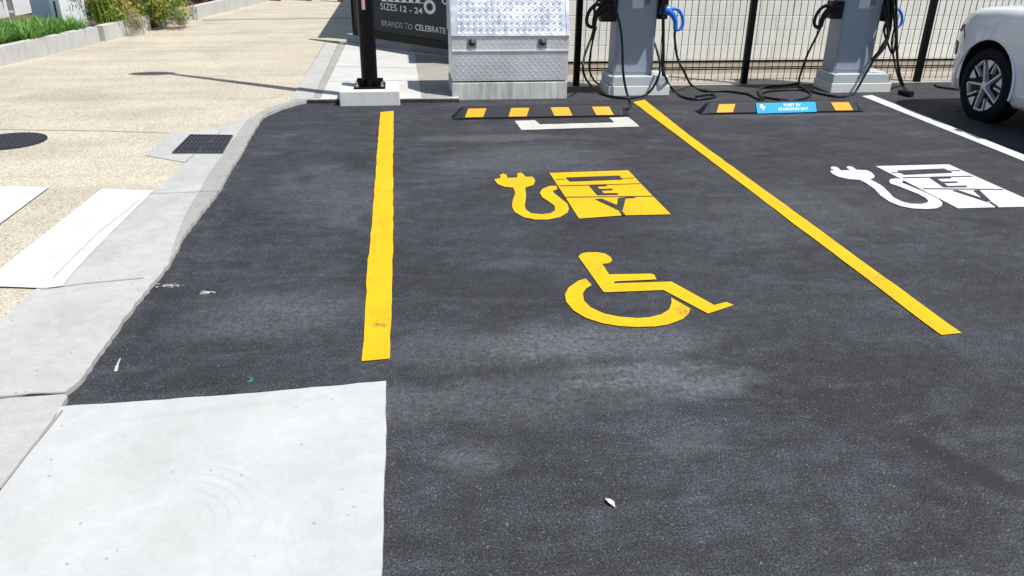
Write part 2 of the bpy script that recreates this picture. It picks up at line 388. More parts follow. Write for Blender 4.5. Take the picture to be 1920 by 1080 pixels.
# hairline joints and a darker worn band on the concrete
def strip(bm, pts, wd, z):
    for a, b in zip(pts, pts[1:]):
        d = (b-a); nn = Vector((-d.y, d.x, 0)).normalized()*wd/2
        prism(bm, [a+nn, b+nn, b-nn, a-nn], None, z)
mat('joint_dark', (.27, .265, .25), .9)
bm = bmesh.new()
for pl, wd in (([(288, 362), (420, 356)], .006), ([(78, 541), (160, 530), (270, 520)], .006), ([(117, 768), (60, 838), (0, 916)], .007), ([(0, 744), (60, 737), (123, 735)], .008), ([(346, 305), (416, 246)], .004), ([(100, 520), (180, 440), (262, 374)], .004)):
    strip(bm, densify(pxpoly(pl, ZK+.0058), .08, .003, False), wd, ZK+.0058)
struct('concrete_joint', bm, 'joint_dark')
bm = bmesh.new()
for pl, wd in (([(0, 243), (200, 246), (318, 250)], .012), ([(380, 38), (460, 36), (662, 34)], .16)):
    strip(bm, pxpoly(pl, .016), wd, .0205)
struct('paving_joint', bm, 'gutter_concrete')
# raised concrete by the pole
bm = bmesh.new(); prism(bm, pxpoly([(545, 187), (611, 79), (634, 82), (587, 183)], .027), -.02, .027); struct('kerb_flat', bm, 'kerb_concrete')
bm = bmesh.new(); prism(bm, pxpoly([(588, 183), (635, 82), (650, 80), (611, 184)], .026), -.02, .026); struct('kerb_channel', bm, 'gutter_concrete')
ZP = .03
bm = bmesh.new(); prism(bm, pxpoly([(600, 186), (650, 80), (700, 87), (860, 108), (860, 184)], ZP), -.02, ZP); struct('pavement_pad', bm, 'pad_concrete')
bm = bmesh.new(); fa, fb = G(596, 186, ZP), G(860, 184, ZP); prism(bm, [fa-Vector((.1, .05, 0)), fb-Vector((0, .06, 0)), fb+Vector((0, .004, 0)), fa+Vector((-.1, .004, 0))], -.02, ZP-.003); struct('asphalt_upstand', bm, 'asphalt')
bm = bmesh.new()
strip(bm, pxpoly([(620, 153), (800, 150)], ZP), .012, ZP+.004); strip(bm, pxpoly([(633, 125), (800, 128)], ZP), .01, ZP+.004)
struct('pad_joint', bm, 'gutter_concrete')
bm = bmesh.new(); prism(bm, pxpoly([(777, 100), (846, 108), (846, 182), (791, 183)], ZP+.003), None, ZP+.003); struct('pad_shade', bm, 'shaded_concrete')  # darker sheet painting the building and cabinet shadow onto the pad
LZ = ZK+.003
bm = bmesh.new(); prism(bm, [p+Vector((-.002, .002, LZ-ZK)) for p in densify(pxpoly([(318, 492), (343, 442), (376, 400), (414, 352), (432, 318), (456, 280), (478, 240), (494, 217), (530, 201), (560, 192), (587, 187)], ZK), .05, .002, False)] + pxpoly([(587, 182), (556, 187), (502, 203), (464, 224), (438, 260), (416, 292), (392, 325), (375, 356), (350, 395), (330, 445), (316, 490)], LZ), None, LZ); struct('kerb_lip', bm, 'gutter_concrete')
# strip of dry soil between the fence and the wall
bm = bmesh.new(); prism(bm, [(1.2, 8.63), (12, 8.63), (12, 9.6), (1.2, 9.6)], None, -.008); struct('soil_strip', bm, 'dry_soil')

# ------------------------------------------------------------------ painted markings
def marking(name, pts, m, label, cat, group=None, z=.005, dens=None):
    P = pxpoly(pts, z)
    if dens: P = densify(P, dens[0], dens[1])
    bm = bmesh.new(); prism(bm, P, None, z)
    return tag(link(name, bm, m), label, cat, group)
marking('parking_line', [(713, 210), (738, 208), (737, 300), (737, 430), (735, 560), (733, 610), (731, 672), (678, 677), (684, 600), (689, 500), (699, 400), (706, 300)], 'yellow_paint',
        'yellow painted line starting in front of the black lamp post, left of the wheelchair symbol', 'parking line', 'yellow bay lines', dens=(.09, .003))
marking('parking_line', [(1187, 191), (1209, 187), (1300, 259), (1803, 624), (1765, 628)], 'yellow_paint',
        'long slanting yellow line between the yellow and white EV symbols', 'parking line', 'yellow bay lines', dens=(.12, .003))
e1 = G(1920, 290, .005); e2 = G(1920, 302, .005)
bm = bmesh.new(); a = G(1635, 178, .005); b = G(1616, 180, .005)
prism(bm, [a, e1, Vector((4.80, 2.8, 0)), Vector((4.70, 2.8, 0)), e2, b], None, .005)
tag(link('parking_line', bm, 'white_paint'), 'white painted line on the asphalt beside the white car', 'parking line')
marking('painted_bracket', [(965, 226.5), (1002.5, 225), (1012, 233), (1152, 229.7), (1142, 220.5), (1178, 219), (1199, 237), (978, 243.5)], 'worn_white_paint', 'worn white U-shaped paint mark in front of the striped wheel stop', 'paint mark', dens=(.08, .004))
def zc(pts, s, ox, oy): return [(ox+a/s, oy+b/s) for a, b in pts]
Sy = (4.154, 840, 170); Sw = (4.571, 1500, 280); Sc = (4.364, 1000, 440)
def ev_marking(S, panel, plug, letters, paintm, label):
    root = thing('ev_marking', label, 'ground marking')
    def add(name, polys, m, z):
        bm = bmesh.new()
        for p in polys: prism(bm, pxpoly(zc(p, *S), z), None, z)
        return link(name, bm, m, root)
    add('charging_panel', [panel], paintm, .005); add('plug_and_cord', [plug], paintm, .0055); 
    add('pump_window', [letters[0]], 'asphalt', .009); add('letter', [letters[1]], 'asphalt', .009)
    bm = bmesh.new()
    for i, p in enumerate(letters[2:6] if len(letters) > 9 else letters[2:5]): prism(bm, pxpoly(zc(p, *S), .009+i*.0004), None, .009+i*.0004)
    link('letter', bm, 'asphalt', root)
    for p in letters[(6 if len(letters) > 9 else 5):]: add('joint_line', [p], 'asphalt', .0085)
ev_marking(Sy, [(790, 640), (1405, 620), (1500, 722), (1595, 820), (1735, 962), (1370, 970), (1020, 995), (905, 815)],
    [(360, 690), (410, 680), (405, 655), (430, 645), (455, 655), (465, 680), (540, 675), (540, 645), (565, 637), (590, 650), (600, 670), (660, 670), (680, 700), (665, 735), (600, 755), (608, 800), (605, 850), (598, 890), (605, 925), (650, 955), (730, 962), (800, 955), (835, 930), (830, 895), (790, 865), (735, 830), (715, 795), (735, 765), (790, 742), (845, 740), (852, 768), (815, 780), (830, 800), (880, 840), (930, 880), (942, 920), (930, 950), (870, 985), (780, 1003), (680, 1003), (590, 985), (520, 945), (498, 900), (505, 850), (525, 800), (510, 755), (440, 748), (385, 725)],
    [[(915, 675), (1335, 660), (1360, 690), (950, 705)], [(1098, 736), (1235, 734), (1238, 742), (1160, 744), (1183, 764), (1278, 762), (1284, 773), (1194, 776), (1212, 797), (1318, 795), (1328, 808), (1165, 812)],
     [(1145, 842), (1200, 840), (1345, 902), (1325, 926)], [(1326, 833), (1386, 829), (1362, 930), (1324, 926), (1318, 895)], [(1384, 828), (1460, 826), (1460, 832), (1386, 835)], [(1333, 928), (1348, 926), (1384, 968), (1360, 970)],
     [(866, 738), (1499, 721), (1500, 724), (867, 742)], [(908, 826), (1596, 818), (1598, 822), (910, 830)], [(835, 690), (915, 688), (915, 691), (836, 693)], [(1350, 680), (1450, 676), (1451, 679), (1350, 683)]],
    'yellow_paint', 'yellow charging pump symbol with plug and letters EV painted on the asphalt')
ev_marking(Sw, [(648, 143), (1275, 128), (2090, 490), (1700, 496), (1355, 505)],
    [(262, 195), (262, 180), (300, 180), (265, 165), (262, 152), (290, 146), (320, 152), (350, 180), (430, 178), (400, 158), (400, 148), (425, 144), (450, 150), (485, 175), (570, 178), (610, 195), (640, 225), (635, 245), (600, 257), (640, 275), (700, 310), (760, 365), (800, 410), (870, 445), (950, 465), (1040, 468), (1090, 455), (1100, 440), (1075, 415), (1010, 380), (920, 345), (830, 310), (780, 295), (762, 275), (775, 255), (820, 248), (870, 255), (885, 265), (880, 280), (870, 285), (960, 320), (1080, 370), (1180, 420), (1220, 455), (1215, 485), (1170, 505), (1080, 512), (960, 505), (860, 485), (770, 450), (690, 395), (640, 340), (570, 290), (510, 260), (420, 255), (330, 235), (280, 210)],
    [[(830, 180), (1235, 163), (1310, 197), (895, 215)], [(1112, 240), (1290, 237), (1300, 246), (1172, 249), (1215, 276), (1345, 274), (1355, 283), (1228, 287), (1270, 313), (1425, 311), (1435, 321), (1235, 323)],
     [(1305, 349), (1352, 347), (1615, 434), (1610, 450)], [(1488, 350), (1536, 347), (1640, 445), (1604, 442), (1570, 418)], [(1622, 448), (1636, 446), (1705, 492), (1690, 494)],
     [(878, 240), (1478, 226), (1485, 231), (885, 245)], [(1050, 332), (1740, 340), (1750, 345), (1060, 338)], [(780, 197), (862, 195), (865, 199), (785, 201)], [(1270, 181), (1372, 178), (1376, 182), (1275, 185)]],
    'white_paint', 'white charging pump symbol with plug and letters EV painted on the asphalt')
wc = thing('wheelchair_marking', 'yellow wheelchair user symbol painted on the asphalt', 'ground marking')
bm = bmesh.new(); prism(bm, pxpoly(zc([(370, 180), (385, 158), (430, 145), (520, 143), (590, 155), (635, 185), (645, 210), (620, 232), (565, 240), (620, 325), (960, 318), (990, 327), (1008, 365), (665, 382), (660, 398), (1130, 383), (1480, 575), (1580, 550), (1640, 575), (1430, 645), (1065, 452), (590, 470), (572, 465)], *Sc), .005), None, .005)
link('figure', bm, 'yellow_paint', wc)
bm = bmesh.new(); prism(bm, pxpoly(zc([(430, 360), (370, 375), (290, 430), (258, 490), (270, 550), (330, 620), (430, 680), (560, 722), (700, 746), (850, 754), (1000, 750), (1100, 734), (1160, 714), (1225, 688), (1268, 650), (1285, 605), (1130, 515), (1130, 560), (1112, 610), (1050, 650), (950, 675), (850, 682), (700, 670), (580, 645), (470, 595), (415, 540), (405, 480), (430, 440), (478, 412)], *Sc), .005), None, .005)
link('wheel_arc', bm, 'yellow_paint', wc)
ZZ = ZK+.004
P1 = densify(pxpoly([(191, 353), (288, 357), (238, 407), (180, 465), (128, 522), (117, 537), (78, 540), (0, 537), (-45, 540)], ZZ), .1, .003)
bm = bmesh.new(); prism(bm, P1, None, ZZ); tag(link('crossing_stripe', bm, 'white_paint'), 'wide white crossing stripe next to the grey kerb strip', 'road marking', 'white crossing stripes')
bm = bmesh.new(); prism(bm, pxpoly([(93, 350), (-120, 347), (-420, 560), (-180, 553)], ZZ), None, ZZ); tag(link('crossing_stripe', bm, 'white_paint'), 'white crossing stripe cut by the left photo edge, below the manhole cover', 'road marking', 'white crossing stripes')
# small marks and litter
def splat(cx, cy, rx, ry, z, k=9):
    p = G(cx, cy, z); ph = random.random()*6
    return [Vector((p.x+rx*(1+.35*math.sin(3*t+ph))*math.cos(t), p.y+ry*(1+.3*math.cos(2*t+ph))*math.sin(t), z)) for t in [2*math.pi*i/k for i in range(k)]]
def splats(name, lst, m, label, cat):
    bm = bmesh.new()
    for i, a in enumerate(lst): prism(bm, splat(*a, .004+i*.00008), None, .004+i*.00008)
    tag(link(name, bm, m), label, cat)
def specks(cx, cy, dx, dy, k, r0): return [(cx+random.gauss(0, dx), cy+random.gauss(0, dy), r0*random.uniform(.4, 1.6), r0*random.uniform(.3, .8)) for _ in range(k)]
splats('paint_splash', specks(315, 535, 12, 1.6, 26, .006), 'worn_white_paint', 'thin white paint smear on the asphalt nearest the kerb strip', 'paint mark')
splats('paint_splash', specks(390, 548, 7, 2, 22, .007), 'worn_white_paint', 'small white paint smear on the asphalt right of a thinner one', 'paint mark')
splats('paint_splash', specks(470, 711, 3, 3.5, 14, .0035), 'green_paint', 'tiny green paint spot near the top edge of the concrete slab', 'paint mark')
splats('paint_splash', [(217+i*.7+(i/6)**2*1.2, 694-i*2.6, .0075-.0009*i*.7, .009) for i in range(9)], 'worn_white_paint', 'white comma shaped dab on the asphalt by the kerb strip', 'paint mark')
bm = bmesh.new(); p = G(1144, 945); 
for s in (-1, 1):
    vs_ = [bm.verts.new(p+Vector(q)) for q in ((-.010, .021, .006), (s*.008-.004, .008, .012), (s*.009+.002, -.006, .012), (.010, -.023, .006))]; bm.faces.new(vs_)
tag(link('fallen_petal', bm, 'leaf_white', smooth=180), 'small white petal lying on the dark asphalt in the foreground', 'petal')

# drain grate, manhole
gt = thing('drain_grate', 'square dark iron drain grate set in pale concrete', 'drain grate')
g4 = pxpoly([(357, 254), (436, 255), (417, 287), (324, 287)], ZK+.004)
bm = bmesh.new(); prism(bm, g4, None, ZK+.004); link('recess', bm, 'iron', gt)
bm = bmesh.new()
A, B, D, E_ = g4[0], g4[1], g4[3], g4[2]
def bar(bm, a, b, wd, z, h): 
    d = b-a; nn = Vector((-d.y, d.x, 0)).normalized()*wd/2
    prism(bm, [a+nn, b+nn, b-nn, a-nn], z, z+h)
mat('grate_edge', (.075, .075, .085), .5, .3)
for i in range(0, 12):
    t = i/11
    P_ = []
    for s in range(0, 17):
        u = s/16; q = A.lerp(B, t).lerp(D.lerp(E_, t), u); off = (.012 if s % 2 else -.012)
        P_.append(q+(B-A).normalized()*off*(0 if i in (0, 11) else 1))
    for a_, b_ in zip(P_, P_[1:]): bar(bm, a_, b_, .009, ZK+.004, .008)
for i in range(0, 5):
    bar(bm, A.lerp(D, i/4), B.lerp(E_, i/4), .010, ZK+.004, .0095)
link('grid', bm, 'grate_edge', gt)
mh = thing('manhole_cover', 'round dark iron manhole cover in the aggregate paving at the left edge', 'manhole cover', G(16, 265, .018))
bm = bmesh.new(); lathe(bm, [(.27, 0), (.27, .006), (.25, .008), (.245, .006), (.01, .006)], 40); link('lid', bm, 'iron', mh)
bm = bmesh.new()
for i in range(-6, 7):
    for j in range(-6, 7):
        x, y = i*.045, j*.045
        if x*x+y*y < .23**2: box(bm, x-.014, x+.014, y-.006, y+.006, .006, .010, rot=Matrix.Translation((x, y, 0))@Matrix.Rotation(R(45 if (i+j) % 2 else -45), 4, 'Z')@Matrix.Translation((-x, -y, 0)))
link('tread', bm, 'grate_edge', mh)

# ------------------------------------------------------------------ wheel stops
def wheel_stop(x0, x1, y, ambers, label):
    L = x1-x0
    t = thing('wheel_stop', label, 'wheel stop', (x0, y, 0), 0, 'rubber wheel stops')
    bm = bmesh.new()
    h, d = .10, .17
    prof = [(0, 0), (.0, .018), (.052, h-.012), (.066, h), (d-.066, h), (d-.05, h-.012), (d, .018), (d, 0)]
    xs = [0, .0, .075, .09, L-.09, L-.075, L]
    sc_ = [.0, 0., .9, 1, 1, .9, 0.]
    rings = []
    for X, s in ((0, .15), (.075, .93), (.10, 1), (L-.10, 1), (L-.075, .93), (L, .15)):
        rings.append([bm.verts.new((X, a, b*s if b > .02 else b*min(1, s+.2))) for a, b in prof])
    for A_, B_ in zip(rings, rings[1:]):
        for j in range(len(prof)): bm.faces.new((A_[j], A_[(j+1) % len(prof)], B_[(j+1) % len(prof)], B_[j]))
    bm.faces.new(rings[0]); bm.faces.new(rings[-1])
    link('block', bm, 'black_rubber', t)
    for xx in (L*.14, L*.5, L*.86):
        bm = bmesh.new(); lathe(bm, [(.016, h), (.016, h+.003), (.009, h+.004), (.008, h+.009)], 10, Matrix.Translation((xx, d/2, 0))); link('bolt', bm, 'grate_edge', t)
    nrm = Vector((0, -(h-.03), .052)).normalized()
    def on(xx, f): return Vector((xx, .0+.052*f, .018+(h-.03)*f))+nrm*.003
    for (a, b, lean) in ambers:
        bm = bmesh.new()
        q = [on(a, .03), on(b, .03), on(b+lean, .97), on(a+lean, .97)]
        vv = [bm.verts.new(p_) for p_ in q]; bm.faces.new(vv)
        v2 = [bm.verts.new(p_-nrm*.006) for p_ in q]
        for i in range(4): bm.faces.new((vv[i], vv[(i+1) % 4], v2[(i+1) % 4], v2[i]))
        link('reflector', bm, 'reflector_amber', t)
    return t, on, nrm
y1 = G(1010, 222).y; y2 = G(1465, 213).y
X = lambda px, py: G(px, py).x
x0 = X(850, 224)
def R1(a): return X(a, 222)-x0
wheel_stop(x0, x0+1.64, y1, [(R1(871), R1(905), .035), (R1(953), R1(987), .03), (R1(1040), R1(1074), -.03), (R1(1120), R1(1153), -.035)], 'black wheel stop with four amber reflectors in front of the metal cabinet')
x0 = X(1311, 213)
def R2(a): return X(a, 212)-x0
t2, on, nrm = wheel_stop(x0, X(1620, 210), y2, [(R2(1338), R2(1369), .035), (R2(1568), R2(1602), -.035)], 'black wheel stop with a blue plate between two amber reflectors')
a, b = R2(1415), R2(1530)
bm = bmesh.new()
q = [on(a, -.2), on(b, -.12), on(b, 1.05), on(a, 1.0)]
vv = [bm.verts.new(p_+nrm*.005) for p_ in q]; bm.faces.new(vv); v2 = [bm.verts.new(p_+nrm*.001) for p_ in q]
for i in range(4): bm.faces.new((vv[i], vv[(i+1) % 4], v2[(i+1) % 4], v2[i]))
pl = link('name_plate', bm, 'sign_blue', t2)
V_ = (on(a, 1)-on(a, 0)).normalized(); U_ = Vector((1, 0, 0)); O_ = on(a, -.1)+nrm*.005
text_mesh('text', 'FLEET EV', 'letter_white', pl, O_+U_*.275+V_*.058, U_, V_, .17, .028, .01, .002)
text_mesh('text', 'CHARGING BAY', 'letter_white', pl, O_+U_*.215+V_*.018, U_, V_, .30, .028, .01, .002)
bm = bmesh.new(); c0 = O_+U_*.062+V_*.05+nrm*.002
vv = [bm.verts.new(c0+U_*p_[0]+V_*p_[1]) for p_ in ((-.022, .028), (.008, .034), (.0, .012), (.028, .008), (-.006, -.034), (.0, -.008), (-.03, -.004))]; bm.faces.new(vv)
link('bolt_symbol', bm, 'letter_white', pl)

# ------------------------------------------------------------------ lamp pole
PX, PY = -.30, 8.02
lp = thing('lamp_post', 'tall black lamp post on a pale concrete footing', 'lamp post', (PX, PY, 0))
bm = bmesh.new(); box(bm, -.285, .285, -.235, .26, -.01, .135, .008); link('footing', bm, 'footing_concrete', lp)
bm = bmesh.new(); box(bm, -.15, .15, -.13, .15, .137, .155, .003)
for s in (-1, 1):
    for u in (-1, 1): box(bm, s*.06-.004, s*.06+.004, min(u*.06, u*.12), max(u*.06, u*.12), .155, .21); box(bm, min(s*.06, s*.125), max(s*.06, s*.125), u*.06-.004, u*.06+.004, .155, .21)
link('base_plate', bm, 'pole_black', lp)
for s in (-1, 1):
    for u in (-1, 1):
        bm = bmesh.new(); lathe(bm, [(.020, .155), (.020, .170), (.011, .171), (.010, .20)], 6, Matrix.Translation((s*.118, u*.108+.01, 0))); link('bolt', bm, 'bolt_steel', lp)
bm = bmesh.new(); lathe(bm, [(.078, .15), (.078, 1.0), (.066, 2.5), (.038, 5.23), (.034, 5.25)], 28); pole = link('pole', bm, 'pole_black', lp, smooth=40)
bm = bmesh.new()
r_ = .0795
for i in range(8):
    a0 = R(-112)+i*.05; a1 = a0+.05
    for z0, z1, g0 in ((.86, 1.0, 0),):
        bm.faces.new([bm.verts.new((r_*math.cos(a_), r_*math.sin(a_), z_)) for a_, z_ in ((a0, z0), (a1, z0), (a1, z1), (a0, z1))])
link('sticker', bm, 'sticker_pink', lp)
bm = bmesh.new(); lathe(bm, [(.02, -.02), (.10, .0), (.12, .03), (.10, .06), (.02, .075)], 20, Matrix.Translation((-.19, .02, 5.24))@Matrix.Diagonal((2.1, 1, 1, 1))); link('lamp_head', bm, 'pole_black', lp, smooth=40)

# ------------------------------------------------------------------ checker plate cabinet
CX0, CX1, CY = G(848, 186).x, G(1063, 184).x, 8.0
W = CX1-CX0
cb = thing('metal_cabinet', 'silver checker plate cabinet with two latches on a concrete base', 'cabinet', (CX0, CY, 0))
bm = bmesh.new(); box(bm, 0, W-.005, 0, .62, -.01, .165, .006); link('concrete_base', bm, 'plinth_concrete', cb)
def lozenges(bm, M_, w, h, sp, mi=0, skip=None, hh_=.0016):
    nx, ny = int(w/sp), int(h/(sp*.5))
    for j in range(ny):
        for i in range(nx):
            x = (i+.5+(.5 if j % 2 else 0))*w/(nx+.5); z = (j+.5)*h/ny
            if skip and skip(x, z): continue
            an = R(45 if j % 2 else 135); L_, B_, H_ = sp*.40, sp*.15, hh_
            vs_ = []
            for u, v, q in ((-L_, 0, 0), (0, -B_, 0), (L_, 0, 0), (0, B_, 0), (-L_*.45, 0, H_), (L_*.45, 0, H_)):
                uu, vv_ = u*math.cos(an)-v*math.sin(an), u*math.sin(an)+v*math.cos(an)
                vs_.append(bm.verts.new(M_@Vector((x+uu, -q, z+vv_))))
            a_, b_, c_, d_, e_, f_ = vs_
            for fc in ((a_, b_, e_), (b_, f_, e_), (b_, c_, f_), (c_, d_, f_), (d_, e_, f_), (d_, a_, e_)): bm.faces.new(fc).material_index = mi
ZB, ZM, ZT = .18, .462, .612
bm = bmesh.new(); box(bm, .004, W-.004, .006, .58, ZB, ZM, .004); lozenges(bm, Matrix.Translation((.02, .0055, ZB+.015)), W-.05, ZM-ZB-.03, .062); link('lower_panel', bm, 'aluminium_dirty', cb)
bm = bmesh.new(); box(bm, 0, W, -.004, .58, ZM+.001, ZM+.013, .002); box(bm, .003, W-.003, .012, .58, ZM+.013, ZT, .003)
lozenges(bm, Matrix.Translation((.03, .0115, ZM+.02)), W-.07, ZT-ZM-.03, .062, skip=lambda x, z: abs(x-.20) < .07 or abs(x-(W-.27)) < .07); link('latch_panel', bm, 'aluminium_dirty', cb)
lean = math.atan(.46); LH = .44
ML = Matrix.Translation((0, .0, ZT+.002))@Matrix.Rotation(-lean, 4, 'X')
bm = bmesh.new()
yb = math.sin(lean)*LH; zt = ZT+math.cos(lean)*LH
prof = [(0, ZT+.002), (yb, zt), (.62, zt), (.62, ZT+.002)]
fr = [[bm.verts.new((x, a_, b_)) for a_, b_ in prof] for x in (-.006, W+.004)]
for j in range(4): bm.faces.new((fr[0][j], fr[0][(j+1) % 4], fr[1][(j+1) % 4], fr[1][j]))
bm.faces.new(fr[0]); bm.faces.new(fr[1])
lozenges(bm, ML@Matrix.Translation((.045, -.0005, .01)), W-.10, LH-.02, .062, hh_=.0034)
for xx in (.0, W-.03):
    r0 = len(bm.verts); box(bm, xx, xx+.024, -.006, .0, .0, LH, rot=ML)
link('lid', bm, 'aluminium', cb)
for xx in (.20, W-.27):
    bm = bmesh.new(); box(bm, xx-.045, xx+.045, .002, .02, ZM+.035, ZM+.125, .003)
    la = link('latch', bm, 'latch_chrome', cb)
    bm = bmesh.new(); lathe(bm, [(.036, 0), (.036, .004), (.030, .010), (.010, .016), (.001, .017)], 20, Matrix.Translation((xx, .002, ZM+.088))@Matrix.Rotation(R(90), 4, 'X')); link('cup', bm, 'latch_dark', la, smooth=60)
    bm = bmesh.new(); box(bm, xx-.028, xx+.028, -.008, .001, ZM+.045, ZM+.058, .002); box(bm, xx-.005, xx+.03, -.016, -.004, ZM+.085, ZM+.108, .004); link('handle', bm, 'latch_chrome', la)

# ------------------------------------------------------------------ wall and fence behind
wl = thing('block_building', 'cream painted block building behind the black mesh fence', 'building', (1.5, 9.34, 0))
bm = bmesh.new(); box(bm, .0, 12, .0, 4, .155, 2.9); link('wall', bm, 'painted_block', wl)
bm = bmesh.new(); box(bm, .004, 12, .012, 4, -.03, .127); link('brick_base', bm, 'brown_brick', wl)
bm = bmesh.new(); box(bm, .006, 12, .06, 4, .128, .153); link('shadow_gap', bm, 'iron', wl)  # set-back strip coloured near-black for the shade under the wall
bm = bmesh.new(); box(bm, -.1, 12.1, -.12, 4.1, 2.902, 3.0); link('roof_edge', bm, 'kiosk_white', wl)
FY = 8.72
fn = thing('mesh_fence', 'black welded mesh fence on square posts behind the chargers', 'fence', (0, FY, 0))
posts = [Q(1080, 158, FY).x, G(1393, 155).x, G(1720, 152).x, 8.05, 10.1]
for i, x in enumerate(posts):
    bm = bmesh.new(); box(bm, x-.032, x+.032, -.032, .032, -.02, 1.86, .004); box(bm, x-.035, x+.035, -.035, .035, 1.862, 1.885, .004); link('post', bm, 'fence_black', fn)
for a, b in zip(posts, posts[1:]):
    bm = bmesh.new(); k = round((b-a)/.078); s = (b-a)/k
    for i in range(1, k):
        x = a+i*s; box(bm, x-.0027, x+.0027, -.0027, .0027, .02, 1.82)
    for z in (.045, .155, .175, .95, 1.78): 
        th = .008 if .1 < z < .2 else .0022
        box(bm, a+.033, b-.033, -.011, -.0045, z-th/1.3, z+th/1.3)
    link('mesh_panel', bm, 'fence_black', fn)
# shop behind the sign (its side shades the pavement)
sb = thing('shop_building', 'pale rendered building standing behind the black sign', 'building', (.19, 11.75, 0))
bm = bmesh.new(); box(bm, 0, 11, 0, 9, -.03, 3.0); link('wall', bm, 'kiosk_white', sb)
bm = bmesh.new(); box(bm, -.06, 11.1, -.06, 9.1, 3.002, 3.08); link('roof', bm, 'far_paving', sb)

# ------------------------------------------------------------------ black sign board
ZS = .13
SL, SR = G(665, 66, ZS), G(840, 93, ZS)
Ud = (SR-SL); Ud.z = 0; SLen = Ud.length*1.35; Ud.normalize(); Vd = Vector((0, 0, 1)); Nd = Ud.cross(Vd).normalized()
sg = thing('sign_board', 'black retail sign board with white lettering behind the metal cabinet', 'sign')
Ms = Matrix((Ud, -Nd, Vd)).transposed().to_4x4(); Ms.translation = SL
bm = bmesh.new(); box(bm, 0, SLen, .0, .05, 0.10, 1.45, rot=Ms); panel = link('panel', bm, 'sign_black', sg)
bm = bmesh.new(); box(bm, -.01, SLen+.01, -.012, .06, .0, .098, .004, rot=Ms); link('bottom_rail', bm, 'pole_black', sg)
bm = bmesh.new(); box(bm, -.03, -.002, -.012, .06, .0, 1.47, .003, rot=Ms); box(bm, SLen+.002, SLen+.03, -.012, .06, .0, 1.47, .003, rot=Ms); box(bm, -.03, SLen+.03, -.012, .06, 1.452, 1.49, .003, rot=Ms); link('frame', bm, 'pole_black', sg)
def S_(px, py):
    d = ray(px, py); o = Vector((0, 0, CAM_H)); t = (SL-o).dot(Nd)/d.dot(Nd); return o+d*t
def sign_text(body, pl_, pr_, cap_px, m, bold):
    a_, b_ = S_(*pl_), S_(*pr_)
    c_ = S_(pl_[0], pl_[1]-cap_px)
    z = a_.z; wdt = (b_-a_).dot(Ud)
    text_mesh('lettering', body, m, panel, a_, Ud, Vd, wdt, c_.z-a_.z, bold, .003)
sign_text('SIZES', (714, 17.5), (745, 21), 12.5, 'sign_text', .0)
sign_text('12 - 24', (751, 21.5), (792.5, 25), 11, 'sign_text', .01)
sign_text('BRANDS TO', (716, 48), (774, 55), 10.5, 'sign_text_dim', -.005)
sign_text('CELEBRATE', (779, 56), (836, 63.5), 11, 'sign_text', .01)
bm = bmesh.new()
c_ = S_(806, 13); rx = (S_(816, 13)-c_).dot(Ud); rz_ = c_.z-S_(806, 25).z
def ringpt(t, f): return c_+Ud*(rx*f*math.cos(t))+Vd*(rz_*f*math.sin(t))+Nd*.004
k = 28
for i in range(k):
    t0, t1 = 2*math.pi*i/k, 2*math.pi*(i+1)/k
    bm.faces.new([bm.verts.new(ringpt(*q_)) for q_ in ((t0, 1.12), (t1, 1.12), (t1, .62), (t0, .62))])
def sq(px0, px1, py0, py1, up_=0):
    a_, b_ = S_(px0, py1), S_(px1, py1+(px1-px0)*.05); h_ = S_(px0, py0).z-a_.z+up_
    bm.faces.new([bm.verts.new(q_+Nd*.0045) for q_ in (a_, b_, b_+Vd*h_, a_+Vd*h_)])
for a_ in (716, 729, 741, 754, 767, 780): sq(a_, a_+8, -4, 1+(a_-716)*.05, 0)
sq(716, 798, 1, 2.4, 0)
sq(829, 832, -8, 5, .0); sq(832, 838, 5, 8, 0)
link('lettering', bm, 'sign_text', panel)
bm = bmesh.new(); prism(bm, [G(650, 80), G(706, 89), G(846, 108), Vector((1.25, 10.6, 0)), Vector((1.2, 11.2, 0)), SR+Ud*.3-Nd*.2, SL-Nd*.25-Ud*.05], -.02, ZS-.002)
tag(link('kerb_plinth', bm, 'kerb_concrete'), 'pale concrete kerb carrying the black sign board', 'kerb')

# ------------------------------------------------------------------ chargers
def connector(bm, base, d, s=1.):                    # gun shaped connector with a loop handle, base at holster, d = outward x dir
    X_ = Vector((d, 0, 0)); Z_ = Vector((0, 0, 1)); Yf = Vector((0, -1, 0))
    P_ = lambda a, b, c=0: base+X_*a*s+Z_*b*s+Yf*c*s
    tube(bm, smooth_path([P_(0, .05), P_(.05, .035), P_(.10, .0), P_(.13, -.06), P_(.135, -.13)], 4), .036*s, 12, r1=.021*s)
    tube(bm, smooth_path([P_(.05, .04), P_(.12, .06), P_(.175, .02), P_(.205, -.05), P_(.20, -.11), P_(.16, -.135), P_(.13, -.12)], 5), .0165*s, 8)
    tube(bm, [P_(-.03, .055), P_(.045, .045)], .046*s, 12)
    return P_(.135, -.135)
def cable(parent, pts, r=.0115, name='cable'):
    bm = bmesh.new(); tube(bm, smooth_path(pts, 7), r, 8); return link(name, bm, 'cable_black', parent, smooth=60)
